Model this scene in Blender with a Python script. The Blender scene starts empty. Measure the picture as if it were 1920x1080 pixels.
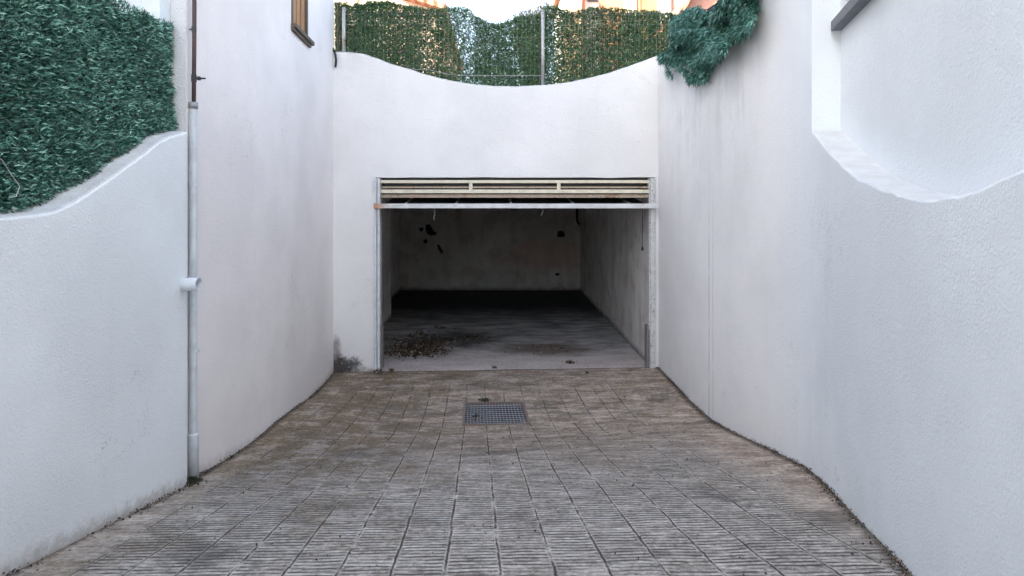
import bpy, bmesh, math, random
import numpy as np
from mathutils import Vector, noise as mnoise

random.seed(7)
RNG = np.random.default_rng(11)
scene = bpy.context.scene
R = math.radians

# ---------------------------------------------------------------- camera, sky, sun, exposure
F, CX, CY, EYE = 1100.0, 938.0, 390.0, 1.726
cam_data = bpy.data.cameras.new('camera')
cam = bpy.data.objects.new('camera', cam_data)
scene.collection.objects.link(cam)
cam.location = (0, 0, EYE)
cam.rotation_euler = (R(90), 0, 0)
cam_data.sensor_width = 36.0
cam_data.lens = F / 1920 * 36.0
cam_data.shift_x = (960 - CX) / 1920
cam_data.shift_y = -(540 - CY) / 1920
cam_data.clip_start = 0.05
cam_data.clip_end = 600
scene.camera = cam

SUN_EL = R(30)
SUN_DIR = Vector((-0.85, -0.50, 0)).normalized()          # towards the sun (horizontal part)
world = bpy.data.worlds.new('World')
scene.world = world
world.use_nodes = True
wt = world.node_tree
bg = wt.nodes['Background']
sky = wt.nodes.new('ShaderNodeTexSky')
sky.sky_type = 'NISHITA'
sky.sun_disc = False
sky.sun_elevation = SUN_EL
sky.sun_rotation = math.atan2(SUN_DIR.x, SUN_DIR.y)
sky.dust_density = 3.0
sky.ozone_density = 1.0
hs = wt.nodes.new('ShaderNodeHueSaturation')
hs.inputs['Saturation'].default_value = 0.76
wt.links.new(sky.outputs[0], hs.inputs['Color'])
wt.links.new(hs.outputs[0], bg.inputs['Color'])
bg.inputs['Strength'].default_value = 0.15

sun_data = bpy.data.lights.new('sun', 'SUN')
sun = bpy.data.objects.new('sun', sun_data)
scene.collection.objects.link(sun)
sun_data.energy = 4.5
sun_data.angle = R(0.5)
sun_data.color = (1.0, 0.86, 0.70)
sd = Vector((SUN_DIR.x * math.cos(SUN_EL), SUN_DIR.y * math.cos(SUN_EL), math.sin(SUN_EL)))
sun.rotation_euler = sd.to_track_quat('Z', 'Y').to_euler()
sun.location = sd * 30

scene.view_settings.view_transform = 'Standard'
scene.view_settings.look = 'None'
scene.view_settings.gamma = 1.0
scene.view_settings.exposure = 2.57
scene.render.engine = 'CYCLES'
scene.cycles.max_bounces = 10
scene.cycles.diffuse_bounces = 7
scene.render.resolution_x = 1024
scene.render.resolution_y = 576

# ---------------------------------------------------------------- helpers
def link(o):
    scene.collection.objects.link(o)
    return o

def tag(o, label=None, cat=None, group=None, kind=None):
    if label: o['label'] = label
    if cat: o['category'] = cat
    if group: o['group'] = group
    if kind: o['kind'] = kind
    return o

def empty(name, loc, label, cat, group=None):
    o = bpy.data.objects.new(name, None)
    o.location = loc
    link(o)
    bpy.context.view_layer.update()
    return tag(o, label, cat, group)

def obj(name, verts, faces, mat, parent=None, smooth=False):
    """vertices are in world space; the object's origin is put at its parent or at its base"""
    me = bpy.data.meshes.new(name)
    v = np.asarray(verts, dtype=float).reshape(-1, 3)
    if parent is not None:
        org = np.array(parent.matrix_world.translation)
    else:
        org = np.array([v[:, 0].mean(), v[:, 1].mean(), v[:, 2].min()])
    me.from_pydata((v - org).tolist(), [], faces)
    me.update()
    if mat: me.materials.append(mat)
    if smooth:
        me.polygons.foreach_set('use_smooth', [True] * len(me.polygons))
    o = bpy.data.objects.new(name, me)
    link(o)
    if parent is not None:
        o.parent = parent
    else:
        o.location = org
        bpy.context.view_layer.update()
    if parent is not None:
        bpy.context.view_layer.update()
    return o

class MB:
    """collects boxes, tubes and sheets in world space; build() links them as ONE object"""
    def __init__(s): s.v = []; s.f = []
    def add(s, vs, fs):
        b = len(s.v); s.v += [tuple(p) for p in vs]; s.f += [tuple(i + b for i in f) for f in fs]
    def box(s, x0, x1, y0, y1, z0, z1, bev=0.0):
        if bev <= 0:
            vs = [(x, y, z) for x in (x0, x1) for y in (y0, y1) for z in (z0, z1)]
            s.add(vs, [(0, 1, 3, 2), (4, 6, 7, 5), (0, 4, 5, 1), (2, 3, 7, 6), (0, 2, 6, 4), (1, 5, 7, 3)])
        else:
            bm = bmesh.new()
            bmesh.ops.create_cube(bm, size=1)
            for v in bm.verts:
                v.co = Vector(((x0 + x1) / 2 + v.co.x * (x1 - x0), (y0 + y1) / 2 + v.co.y * (y1 - y0), (z0 + z1) / 2 + v.co.z * (z1 - z0)))
            bmesh.ops.bevel(bm, geom=list(bm.edges), offset=bev, segments=2, affect='EDGES', profile=0.5)
            bm.verts.index_update()
            s.add([v.co[:] for v in bm.verts], [[v.index for v in f.verts] for f in bm.faces])
            bm.free()
    def tube(s, pts, r, n=10, caps=True, radii=None):
        pts = [Vector(p) for p in pts]
        rings = []
        up0 = None
        for i, p in enumerate(pts):
            if i == 0: d = pts[1] - p
            elif i == len(pts) - 1: d = p - pts[i - 1]
            else: d = pts[i + 1] - pts[i - 1]
            d.normalize()
            ref = Vector((0, 0, 1)) if abs(d.z) < 0.9 else Vector((1, 0, 0))
            a = d.cross(ref).normalized() if up0 is None else (up0 - d * up0.dot(d)).normalized()
            up0 = a
            b = d.cross(a)
            rr = radii[i] if radii else r
            rings.append([p + (a * math.cos(2 * math.pi * k / n) + b * math.sin(2 * math.pi * k / n)) * rr for k in range(n)])
        vs = [q for ring in rings for q in ring]
        fs = []
        for i in range(len(rings) - 1):
            for k in range(n):
                fs.append((i * n + k, i * n + (k + 1) % n, (i + 1) * n + (k + 1) % n, (i + 1) * n + k))
        if caps:
            fs.append(tuple(range(n - 1, -1, -1)))
            fs.append(tuple((len(rings) - 1) * n + k for k in range(n)))
        s.add(vs, fs)
    def lean(s):
        """follow the left house wall, which closes in slightly towards the street"""
        s.v = [(x + 0.293 - 0.05 * y, y, z) for x, y, z in s.v]; return s
    def build(s, name, mat, parent=None, smooth=False):
        o = obj(name, s.v, s.f, mat, parent)
        if smooth:
            me = o.data
            me.polygons.foreach_set('use_smooth', [len(p.vertices) == 4 for p in me.polygons])
        return o

def interp(pts, x):
    if x <= pts[0][0]: return pts[0][1]
    for (a, fa), (b, fb) in zip(pts, pts[1:]):
        if x <= b: return fa + (fb - fa) * (x - a) / (b - a)
    return pts[-1][1]

def smooth_curve(pts, step=0.03):
    """Catmull-Rom through (t, value) pairs, resampled"""
    pts = sorted(pts)
    out = []
    n = len(pts)
    m = []
    for i in range(n):
        a = pts[max(0, i - 1)]; b = pts[min(n - 1, i + 1)]
        m.append((b[1] - a[1]) / max(1e-6, b[0] - a[0]))
    for i in range(n - 1):
        x0, y0 = pts[i]; x1, y1 = pts[i + 1]; h = x1 - x0
        k = max(1, int(h / step))
        for j in range(k):
            t = j / k
            out.append((x0 + h * t, (2*t**3 - 3*t*t + 1) * y0 + (t**3 - 2*t*t + t) * h * m[i] + (-2*t**3 + 3*t*t) * y1 + (t**3 - t*t) * h * m[i+1]))
    out.append(pts[-1])
    return out

def path_wall(path, tops, zbot, thick, side, rough=0.004, cham=0.018, rows=3):
    """a solid wall along a plan path; path = (x,y) list, tops = z list; side=+1 puts the back to the right of travel"""
    n = len(path)
    vs = []; fs = []
    nr = 5 + 1
    for i in range(n):
        p = Vector((path[i][0], path[i][1])); a = Vector(path[max(0, i-1)]); b = Vector(path[min(n-1, i+1)])
        d = (b - a).normalized(); nn = Vector((d.y, -d.x)) * side
        z = tops[i]
        w = mnoise.noise(Vector((p.x * 7, p.y * 7, 1.3))) * rough + mnoise.noise(Vector((p.x * 31, p.y * 31, 4.3))) * rough * 0.7
        w2 = mnoise.noise(Vector((p.x * 11, p.y * 11, 9.3))) * rough
        prof = [(0, zbot), (0, z - cham + w), (cham * 0.3 + w2 * 0.3, z - cham * 0.3 + w), (cham + w2, z + w), (thick, z + w * 0.5), (thick, zbot)]
        for o_, zz in prof:
            q = p + nn * o_
            vs.append((q.x, q.y, zz))
    for i in range(n - 1):
        for k in range(nr - 1):
            a = i * nr + k; b = (i + 1) * nr + k
            fs.append((a, b, b + 1, a + 1) if side > 0 else (a, a + 1, b + 1, b))
    e0 = tuple(range(nr)); e1 = tuple((n - 1) * nr + k for k in range(nr))
    fs.append(e0 if side > 0 else e0[::-1]); fs.append(e1[::-1] if side > 0 else e1)
    return vs, fs

# ---------------------------------------------------------------- node helpers
class NT:
    def __init__(s, name):
        s.m = bpy.data.materials.new(name); s.m.use_nodes = True
        s.t = s.m.node_tree; s.b = s.t.nodes['Principled BSDF']
        s.geo = s.t.nodes.new('ShaderNodeNewGeometry')
        s.pos = s.geo.outputs['Position']
        sep = s.t.nodes.new('ShaderNodeSeparateXYZ'); s.t.links.new(s.pos, sep.inputs[0])
        s.x, s.y, s.z = sep.outputs
    def set(s, sock, v):
        if hasattr(v, 'node'): s.t.links.new(v, sock)
        else:
            if sock.type == 'RGBA' and len(v) == 3: v = (*v, 1)
            sock.default_value = v
    def math(s, op, a, b=0.0, c=None, clamp=False):
        n = s.t.nodes.new('ShaderNodeMath'); n.operation = op; n.use_clamp = clamp
        s.set(n.inputs[0], a); s.set(n.inputs[1], b)
        if c is not None: s.set(n.inputs[2], c)
        return n.outputs[0]
    def noise(s, scale, detail=4, rough=0.55, vec=None, dist=0.0, out=0):
        n = s.t.nodes.new('ShaderNodeTexNoise')
        n.inputs['Scale'].default_value = scale; n.inputs['Detail'].default_value = detail
        n.inputs['Roughness'].default_value = rough; n.inputs['Distortion'].default_value = dist
        s.t.links.new(vec if vec is not None else s.pos, n.inputs['Vector'])
        return n.outputs[out]
    def voro(s, scale, vec=None, feature='F1', out='Distance'):
        n = s.t.nodes.new('ShaderNodeTexVoronoi'); n.feature = feature
        n.inputs['Scale'].default_value = scale
        s.t.links.new(vec if vec is not None else s.pos, n.inputs['Vector'])
        return n.outputs[out]
    def vec(s, x, y, z):
        n = s.t.nodes.new('ShaderNodeCombineXYZ')
        s.set(n.inputs[0], x); s.set(n.inputs[1], y); s.set(n.inputs[2], z)
        return n.outputs[0]
    def scalev(s, kx, ky, kz):
        n = s.t.nodes.new('ShaderNodeVectorMath'); n.operation = 'MULTIPLY'
        s.t.links.new(s.pos, n.inputs[0]); n.inputs[1].default_value = (kx, ky, kz)
        return n.outputs[0]
    def range(s, v, a, b, c=0.0, d=1.0, sm=True):
        n = s.t.nodes.new('ShaderNodeMapRange'); n.interpolation_type = 'SMOOTHSTEP' if sm else 'LINEAR'
        s.set(n.inputs[0], v)
        for i, q in enumerate((a, b, c, d)): n.inputs[i + 1].default_value = q
        return n.outputs[0]
    def mix(s, f, a, b, mode='MIX'):
        n = s.t.nodes.new('ShaderNodeMix'); n.data_type = 'RGBA'; n.blend_type = mode
        s.set(n.inputs[0], f); s.set(n.inputs[6], a); s.set(n.inputs[7], b)
        return n.outputs[2]
    def ramp(s, f, stops):
        n = s.t.nodes.new('ShaderNodeValToRGB'); cr = n.color_ramp
        while len(cr.elements) < len(stops): cr.elements.new(0.5)
        for e, (p, c) in zip(cr.elements, stops):
            e.position = p; e.color = (*c, 1) if len(c) == 3 else c
        s.set(n.inputs[0], f)
        return n.outputs[0]
    def bump(s, h, strength, dist, prev=None):
        n = s.t.nodes.new('ShaderNodeBump'); n.inputs['Strength'].default_value = strength
        n.inputs['Distance'].default_value = dist
        s.set(n.inputs['Height'], h)
        if prev is not None: s.t.links.new(prev, n.inputs['Normal'])
        return n.outputs[0]
    def done(s, color, rough=0.8, normal=None, metal=0.0, spec=0.5):
        s.set(s.b.inputs['Base Color'], color); s.set(s.b.inputs['Roughness'], rough)
        s.b.inputs['Metallic'].default_value = metal
        s.b.inputs['Specular IOR Level'].default_value = spec
        if normal is not None: s.t.links.new(normal, s.b.inputs['Normal'])
        return s.m
    def ground_dist(s):
        """height above the driveway surface"""
        g = s.math('MAXIMUM', s.math('SUBTRACT', 0.96, s.math('MULTIPLY', s.y, 0.2046)), 0.0)
        return s.math('SUBTRACT', s.z, g)
    def blob(s, cx, cz, rx, rz, ux, uz, warp, soft=0.25, ang=0.0):
        """soft elliptical patch in two coordinates, edge broken by warp"""
        dx = s.math('SUBTRACT', ux, cx); dz = s.math('SUBTRACT', uz, cz)
        ca, sa = math.cos(ang), math.sin(ang)
        rx_ = s.math('ADD', s.math('MULTIPLY', dx, ca / rx), s.math('MULTIPLY', dz, sa / rx))
        rz_ = s.math('ADD', s.math('MULTIPLY', dx, -sa / rz), s.math('MULTIPLY', dz, ca / rz))
        d = s.math('SQRT', s.math('ADD', s.math('MULTIPLY', rx_, rx_), s.math('MULTIPLY', rz_, rz_)))
        d = s.math('ADD', d, s.math('MULTIPLY', s.math('SUBTRACT', warp, 0.5), 1.6))
        return s.range(d, 1.0 - soft, 1.0 + soft, 1.0, 0.0)

def stucco(name, base=(0.79, 0.78, 0.77), grain=1.0, base_dirt=0.6, extra=None):
    m = NT(name)
    big = m.noise(0.9, 5, 0.6)
    mid = m.noise(5.0, 5, 0.6)
    streak = m.noise(1.0, 4, 0.6, vec=m.scalev(6, 6, 0.5))
    dark = tuple(c * 0.94 for c in base); light = tuple(min(0.9, c * 1.05) for c in base)
    col = m.mix(m.range(big, 0.35, 0.65), dark, light)
    col = m.mix(m.math('MULTIPLY', m.range(mid, 0.45, 0.75), 0.25), col, tuple(c * 0.93 for c in base))
    col = m.mix(m.math('MULTIPLY', m.range(streak, 0.55, 0.85), 0.18), col, (base[0]*0.82, base[1]*0.80, base[2]*0.77))
    speck = m.voro(38.0)
    sp = m.math('MULTIPLY', m.range(speck, 0.05, 0.13, 1, 0), m.range(m.noise(2.3, 2), 0.56, 0.66))
    col = m.mix(m.math('MULTIPLY', sp, 0.6), col, (0.30, 0.28, 0.25))
    # dirt that clings to the foot of the wall
    d = m.ground_dist()
    n1 = m.noise(22, 5, 0.75)
    foot = m.range(m.math('ADD', d, m.math('MULTIPLY', m.math('SUBTRACT', n1, 0.5), 0.16)), -0.03, 0.05, 1, 0)
    col = m.mix(m.math('MULTIPLY', foot, base_dirt), col, (0.30, 0.26, 0.22))
    foot2 = m.range(d, 0.0, 0.5, 1, 0)
    col = m.mix(m.math('MULTIPLY', foot2, 0.14 * base_dirt), col, (0.4, 0.38, 0.36))
    if extra: col = extra(m, col)
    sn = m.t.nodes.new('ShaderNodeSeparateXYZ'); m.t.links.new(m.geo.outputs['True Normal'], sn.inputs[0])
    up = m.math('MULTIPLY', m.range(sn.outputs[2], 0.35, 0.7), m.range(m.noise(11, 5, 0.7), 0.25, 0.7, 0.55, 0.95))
    col = m.mix(up, col, (0.52, 0.525, 0.52))  # upward faces painted darker to hold back strong overhead skylight on the copings
    # hairline cracks and scuffs
    cv = m.t.nodes.new('ShaderNodeVectorMath'); cv.operation = 'ADD'
    m.t.links.new(m.pos, cv.inputs[0]); m.t.links.new(m.noise(3.0, 4, 0.6, out=1), cv.inputs[1])
    ck = m.voro(1.6, vec=cv.outputs[0], feature='DISTANCE_TO_EDGE')
    ckm = m.math('MULTIPLY', m.range(ck, 0.0, 0.006, 1, 0), m.range(m.noise(1.1, 3), 0.56, 0.62))
    col = m.mix(m.math('MULTIPLY', ckm, 0.5), col, (0.34, 0.32, 0.30))
    sc = m.math('MULTIPLY', m.range(m.noise(1.0, 6, 0.8, vec=m.scalev(18, 18, 26), dist=1.0), 0.64, 0.74), m.range(m.noise(1.4, 3), 0.45, 0.6))
    col = m.mix(m.math('MULTIPLY', sc, 0.5), col, (0.50, 0.49, 0.48))
    fine = m.noise(190.0, 3, 0.6)
    coarse = m.voro(120.0, feature='SMOOTH_F1')
    trowel = m.noise(1.0, 5, 0.65, vec=m.scalev(9, 9, 14), dist=1.5)
    patch = m.range(m.noise(2.5, 3), 0.35, 0.65, 0.35, 1.0)
    h = m.math('ADD', m.math('MULTIPLY', fine, 0.6), m.math('MULTIPLY', coarse, 0.8))
    h = m.math('MULTIPLY', h, patch)
    nrm = m.bump(h, 0.6 * grain, 0.004)
    nrm = m.bump(m.noise(62.0, 5, 0.8), 0.5 * grain, 0.006, nrm)
    nrm = m.bump(trowel, 0.19, 0.012, nrm)
    return m.done(col, 0.92, nrm, spec=0.2)

def paint(name, col, rough=0.45, metal=0.0, rust=0.0, chips=0.0, bump=0.15):
    m = NT(name)
    n = m.noise(14, 5, 0.65); n2 = m.noise(60, 4, 0.7)
    c = m.mix(m.range(n, 0.35, 0.7), col, tuple(q * 0.82 for q in col))
    if rust > 0:
        c = m.mix(m.math('MULTIPLY', m.range(m.noise(8, 6, 0.75), 0.62 - 0.25 * rust, 0.72), 0.85), c, (0.33, 0.13, 0.04))
    if chips > 0:
        c = m.mix(m.range(n2, 0.66 - 0.12 * chips, 0.70 - 0.12 * chips), c, (0.09, 0.075, 0.06))
    return m.done(c, rough, m.bump(n2, bump, 0.003), metal)

# ---------------------------------------------------------------- materials
def right_wall_extra(m, col):
    # rain streaks under the hanging hedge, a double vertical joint
    st = m.math('ADD', m.math('MULTIPLY', m.noise(1.0, 5, 0.75, vec=m.scalev(0, 7, 0.5), dist=0.6), 0.6), m.math('MULTIPLY', m.noise(3.0, 5, 0.7), 0.4))
    zone = m.math('MULTIPLY', m.range(m.z, 1.5, 2.9), m.math('MULTIPLY', m.range(m.y, 3.3, 4.2), m.range(m.y, 5.6, 6.2, 1, 0)))
    col = m.mix(m.math('MULTIPLY', m.math('MULTIPLY', m.range(st, 0.49, 0.62), zone), 0.30), col, (0.42, 0.37, 0.32))
    seams = None
    wob = m.math('MULTIPLY', m.math('SUBTRACT', m.noise(6, 3), 0.5), 0.012)
    for yy, w, a in ((4.69, 0.006, 0.8), (4.61, 0.004, 0.5), (4.58, 0.003, 0.35)):
        dd = m.math('ABSOLUTE', m.math('SUBTRACT', m.math('ADD', m.y, wob), yy))
        k = m.math('MULTIPLY', m.range(dd, w * 0.5, w * 1.4, 1, 0), m.math('MULTIPLY', m.range(m.noise(7, 3), 0.3, 0.55), a))
        k = m.math('MULTIPLY', k, m.range(m.z, 1.3, 2.0, 1, 0))
        seams = k if seams is None else m.math('MAXIMUM', seams, k)
    col = m.mix(seams, col, (0.24, 0.22, 0.20))
    return m.mix(m.range(m.y, 3.03, 3.7, 0.85, 0.0), col, (0.715, 0.765, 0.80))  # bluish sky fill painted into the near end of the wall

def front_wall_extra(m, col):
    sp = m.noise(40, 5, 0.75)
    a = m.blob(-1.68, 0.05, 0.17, 0.09, m.x, m.z, m.noise(12, 4), 0.5)
    k = m.math('MULTIPLY', m.math('POWER', a, 0.6), m.range(m.math('ADD', sp, m.math('MULTIPLY', a, 0.18)), 0.47, 0.62))
    col = m.mix(m.math('MULTIPLY', k, 0.92), col, (0.035, 0.033, 0.035))
    b = m.blob(-1.75, 0.08, 0.05, 0.25, m.x, m.z, m.noise(8, 4), 0.5)
    return m.mix(m.math('MULTIPLY', b, 0.7), col, (0.10, 0.07, 0.06))

MAT = {}
MAT['stucco'] = stucco('white_stucco', base=(0.76, 0.785, 0.80))  # near left wall, base tinted slightly blue to imitate sky fill
MAT['stucco_skyfill'] = stucco('white_stucco_skyfill', base=(0.735, 0.78, 0.81))  # white stucco with blue sky fill painted into its base
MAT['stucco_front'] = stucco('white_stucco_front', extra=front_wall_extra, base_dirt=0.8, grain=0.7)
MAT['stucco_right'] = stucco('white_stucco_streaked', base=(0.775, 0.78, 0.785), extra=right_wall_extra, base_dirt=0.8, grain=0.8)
MAT['stucco_bounce'] = stucco('white_stucco_bounce', base=(0.83, 0.785, 0.765), grain=0.7, base_dirt=0.4)  # white stucco with warm bounce light painted into its base
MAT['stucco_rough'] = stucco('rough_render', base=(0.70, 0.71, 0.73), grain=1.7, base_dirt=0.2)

def garage_wall_mat(name, marks=False, side=False):
    m = NT(name)
    n = m.noise(2.2, 6, 0.65); st = m.noise(1.0, 5, 0.65, vec=m.scalev(7, 7, 0.9))
    col = m.mix(m.range(n, 0.3, 0.7), (0.66, 0.645, 0.62), (0.82, 0.80, 0.77))
    col = m.mix(m.math('MULTIPLY', m.range(st, 0.45, 0.75), 0.5), col, (0.36, 0.335, 0.31))
    col = m.mix(m.math('MULTIPLY', m.range(m.noise(3, 3), 0.5, 0.62), 0.4), col, (0.45, 0.36, 0.32))
    sp = m.voro(22); col = m.mix(m.math('MULTIPLY', m.range(sp, 0.04, 0.12, 1, 0), m.range(m.noise(3, 2), 0.5, 0.6)), col, (0.08, 0.075, 0.07))
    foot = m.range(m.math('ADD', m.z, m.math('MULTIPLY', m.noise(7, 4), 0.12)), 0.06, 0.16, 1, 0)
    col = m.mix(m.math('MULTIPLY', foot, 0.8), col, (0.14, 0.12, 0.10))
    if marks:
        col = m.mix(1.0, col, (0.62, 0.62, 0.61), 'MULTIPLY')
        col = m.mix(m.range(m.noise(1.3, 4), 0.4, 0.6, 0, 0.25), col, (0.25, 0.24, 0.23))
        w = m.noise(16, 3)
        pk = m.blob(0.95, 0.72, 0.85, 0.30, m.x, m.z, m.noise(3, 4), 0.5)
        col = m.mix(m.math('MULTIPLY', pk, 0.45), col, (0.42, 0.24, 0.22))
        k = None
        for cx, cz, rx, rz, an in ((-1.48, 1.27, 0.065, 0.13, 0.35), (-1.43, 1.20, 0.085, 0.05, 0), (-1.65, 1.28, 0.045, 0.045, 0), (-1.56, 1.03, 0.04, 0.055, 0),
                                   (-1.26, 0.87, 0.035, 0.10, 0.5), (1.27, 1.18, 0.075, 0.07, 0), (1.19, 0.34, 0.04, 0.03, 0)):
            b = m.blob(cx, cz, rx, rz, m.x, m.z, w, 0.12, an)
            k = b if k is None else m.math('MAXIMUM', k, b)
        col = m.mix(k, col, (0.012, 0.011, 0.010))
    nrm = m.bump(m.noise(60, 4, 0.7), 0.5, 0.01)
    return m.done(col, 0.95, nrm, spec=0.15)
MAT['garage_back'] = garage_wall_mat('garage_back_plaster', True)
MAT['garage_side'] = garage_wall_mat('garage_side_plaster')

def paving():
    m = NT('ribbed_paving')
    W = 0.1715
    wob = m.math('MULTIPLY', m.math('SUBTRACT', m.noise(5.0, 4, 0.6), 0.5), 0.10)
    jit = m.math('MULTIPLY', m.math('SUBTRACT', m.noise(45.0, 2, 0.6), 0.5), 0.05)
    u = m.math('DIVIDE', m.math('ADD', m.x, m.math('MULTIPLY', m.math('SUBTRACT', m.y, 1.823), 0.039)), W)
    u = m.math('ADD', m.math('ADD', u, wob), jit)
    fr = m.math('FRACT', m.math('ADD', u, 100.0))
    dj = m.math('MINIMUM', fr, m.math('SUBTRACT', 1.0, fr))           # distance to a joint, in strips
    strip = m.math('FLOOR', m.math('ADD', u, 100.0))
    jw = m.range(m.noise(3.3, 4, 0.7), 0.3, 0.75, 0.04, 0.28, sm=False)
    jn = m.noise(30, 3, 0.7)
    joint = m.range(m.math('SUBTRACT', dj, m.math('MULTIPLY', jw, m.math('MULTIPLY', jn, 0.16))), 0.0, 0.02, 1, 0)
    jgap = m.range(m.noise(4.6, 4, 0.75), 0.38, 0.52, 0.15, 1.0)
    joint = m.math('MULTIPLY', joint, jgap)
    # joints only across the ribbed field, faint close to the garage
    field = m.math('MULTIPLY', m.range(u, -8.3, -7.9), m.range(u, 7.2, 8.0, 1, 0))
    near_door = m.range(m.y, 5.3, 6.0, 1.0, 0.35)
    joint = m.math('MULTIPLY', m.math('MULTIPLY', joint, field), near_door)
    # ribs across the strips, each strip slightly out of step with the next
    wn = m.t.nodes.new('ShaderNodeTexWhiteNoise'); wn.noise_dimensions = '1D'
    m.t.links.new(strip, wn.inputs['W'])
    ph = m.math('MULTIPLY', wn.outputs['Value'], 1.0)
    yy = m.math('ADD', m.math('DIVIDE', m.y, 0.027), ph)
    yy = m.math('ADD', yy, m.math('MULTIPLY', m.noise(3.0, 3, 0.6), 1.6))
    rib = m.math('SINE', m.math('MULTIPLY', yy, 2 * math.pi))
    rib = m.range(rib, -0.05, 0.6)
    wearn = m.noise(1.0, 5, 0.7, vec=m.scalev(4.5, 16, 1))
    wear = m.range(wearn, 0.34, 0.54, 0.12, 1.0)
    rowfade = m.math('MULTIPLY', m.range(m.y, 3.2, 5.0, 1.0, 0.35), field)
    inner = m.range(dj, 0.03, 0.08)
    groove = m.math('MULTIPLY', m.math('MULTIPLY', m.math('MULTIPLY', rib, wear), rowfade), inner)
    # colours
    fineg = m.noise(42, 6, 0.85)
    long_ = m.noise(1.0, 6, 0.8, vec=m.scalev(9, 38, 1))
    c = m.ramp(m.math('ADD', m.math('MULTIPLY', fineg, 0.5), m.math('MULTIPLY', long_, 0.5)),
               [(0.39, (0.098, 0.084, 0.070)), (0.50, (0.37, 0.338, 0.300)), (0.61, (0.66, 0.62, 0.57))])
    c = m.mix(m.range(wn.outputs['Value'], 0, 1, 0.0, 0.16, sm=False), c, (0.16, 0.155, 0.15))
    # brown silt near the drain and along both walls
    pn = m.noise(1.3, 6, 0.7); pn2 = m.math('ADD', m.math('MULTIPLY', m.noise(1.0, 6, 0.75, vec=m.scalev(3, 9, 1)), 0.5), m.math('MULTIPLY', m.noise(34, 6, 0.9), 0.5))
    silt_far = m.range(m.math('ADD', m.y, m.math('MULTIPLY', m.math('SUBTRACT', pn, 0.5), 3.5)), 2.5, 4.3)
    olz = m.math('MULTIPLY', m.range(m.math('ADD', m.x, m.math('MULTIPLY', m.math('SUBTRACT', pn, 0.5), 2.0)), -0.2, -1.1), m.range(m.y, 2.4, 3.6))
    leftz = m.range(m.math('ADD', m.x, m.math('MULTIPLY', m.math('SUBTRACT', pn, 0.5), 1.2)), -1.75, -1.15, 1, 0)
    rightz = m.range(m.math('ADD', u, m.math('MULTIPLY', m.math('SUBTRACT', pn2, 0.5), 5)), 6.4, 8.8)
    silt = m.math('MAXIMUM', m.math('MAXIMUM', silt_far, leftz), rightz)
    siltc = m.ramp(pn2, [(0.41, (0.085, 0.060, 0.040)), (0.50, (0.27, 0.205, 0.155)), (0.58, (0.58, 0.48, 0.39))])
    siltf = m.math('MULTIPLY', silt, m.range(m.noise(7, 5, 0.75), 0.30, 0.60, 0.50, 0.95))
    c = m.mix(siltf, c, siltc)
    ol = m.math('MULTIPLY', m.range(m.noise(2.2, 5, 0.7), 0.48, 0.64), m.range(m.y, 2.2, 4.8, 0.45, 0.8))
    ol = m.math('MAXIMUM', ol, m.math('MULTIPLY', olz, m.range(m.noise(5.5, 5, 0.75), 0.40, 0.58, 0.0, 0.85)))
    ol = m.math('MULTIPLY', ol, m.range(m.x, -0.9, 0.6, 1.0, 0.40))
    c = m.mix(ol, c, m.mix(m.range(fineg, 0.40, 0.60), (0.085, 0.058, 0.028), (0.26, 0.19, 0.11)))
    pale = m.math('MULTIPLY', m.range(m.noise(1.0, 6, 0.75, vec=m.scalev(4, 14, 1)), 0.60, 0.72), 0.55)
    c = m.mix(pale, c, (0.62, 0.56, 0.52))
    fleck = m.math('MULTIPLY', m.range(m.noise(150, 3, 0.8), 0.62, 0.70), 0.6)
    c = m.mix(fleck, c, (0.75, 0.72, 0.68))
    pits = m.math('MULTIPLY', m.range(m.noise(1.0, 4, 0.8, vec=m.scalev(55, 120, 1)), 0.40, 0.30), 0.7)
    c = m.mix(pits, c, (0.05, 0.045, 0.04))
    drk = m.range(m.noise(1.7, 5, 0.7, vec=m.scalev(1, 1.6, 1)), 0.52, 0.68, 0.0, 0.62)
    c = m.mix(drk, c, (0.09, 0.08, 0.07))
    c = m.mix(m.math('MULTIPLY', groove, 0.84), c, (0.022, 0.024, 0.028))
    c = m.mix(m.math('MULTIPLY', joint, 0.88), c, (0.026, 0.022, 0.019))
    # wet black line of muck at the foot of the walls
    xr = m.range(m.y, 1.2, 3.02, 1.07, 1.61, sm=False)
    edgeL = m.math('SUBTRACT', m.x, m.range(m.y, 2.9, 6.26, -1.59, -1.78, sm=False))
    edgeR = m.math('SUBTRACT', m.math('ADD', xr, m.range(m.y, 3.02, 6.0, 0.0, 0.06, sm=False)), m.x)
    ed = m.math('MINIMUM', edgeL, edgeR)
    ek = m.range(m.math('ADD', ed, m.math('MULTIPLY', m.math('SUBTRACT', m.noise(14, 4, 0.7), 0.5), 0.07)), 0.0, 0.05, 1, 0)
    c = m.mix(m.math('MULTIPLY', ek, 0.75), c, (0.045, 0.036, 0.028))
    # kerb course along the garage threshold
    tl = m.math('ABSOLUTE', m.math('SUBTRACT', m.y, m.math('ADD', 6.03, m.math('MULTIPLY', m.noise(4, 3), 0.03))))
    c = m.mix(m.math('MULTIPLY', m.range(tl, 0.004, 0.012, 1, 0), 0.5), c, (0.05, 0.045, 0.04))
    c = m.mix(m.range(m.y, 6.236, 6.243, 0, 0.85), c, (0.03, 0.027, 0.025))
    h = m.math('SUBTRACT', 1.0, m.math('MAXIMUM', m.math('MULTIPLY', groove, 0.55), joint))
    nrm = m.bump(h, 0.9, 0.006)
    nrm = m.bump(m.noise(110, 4, 0.7), 0.7, 0.006, nrm)
    return m.done(c, 0.85, nrm, spec=0.3)
MAT['paving'] = paving()

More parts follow.
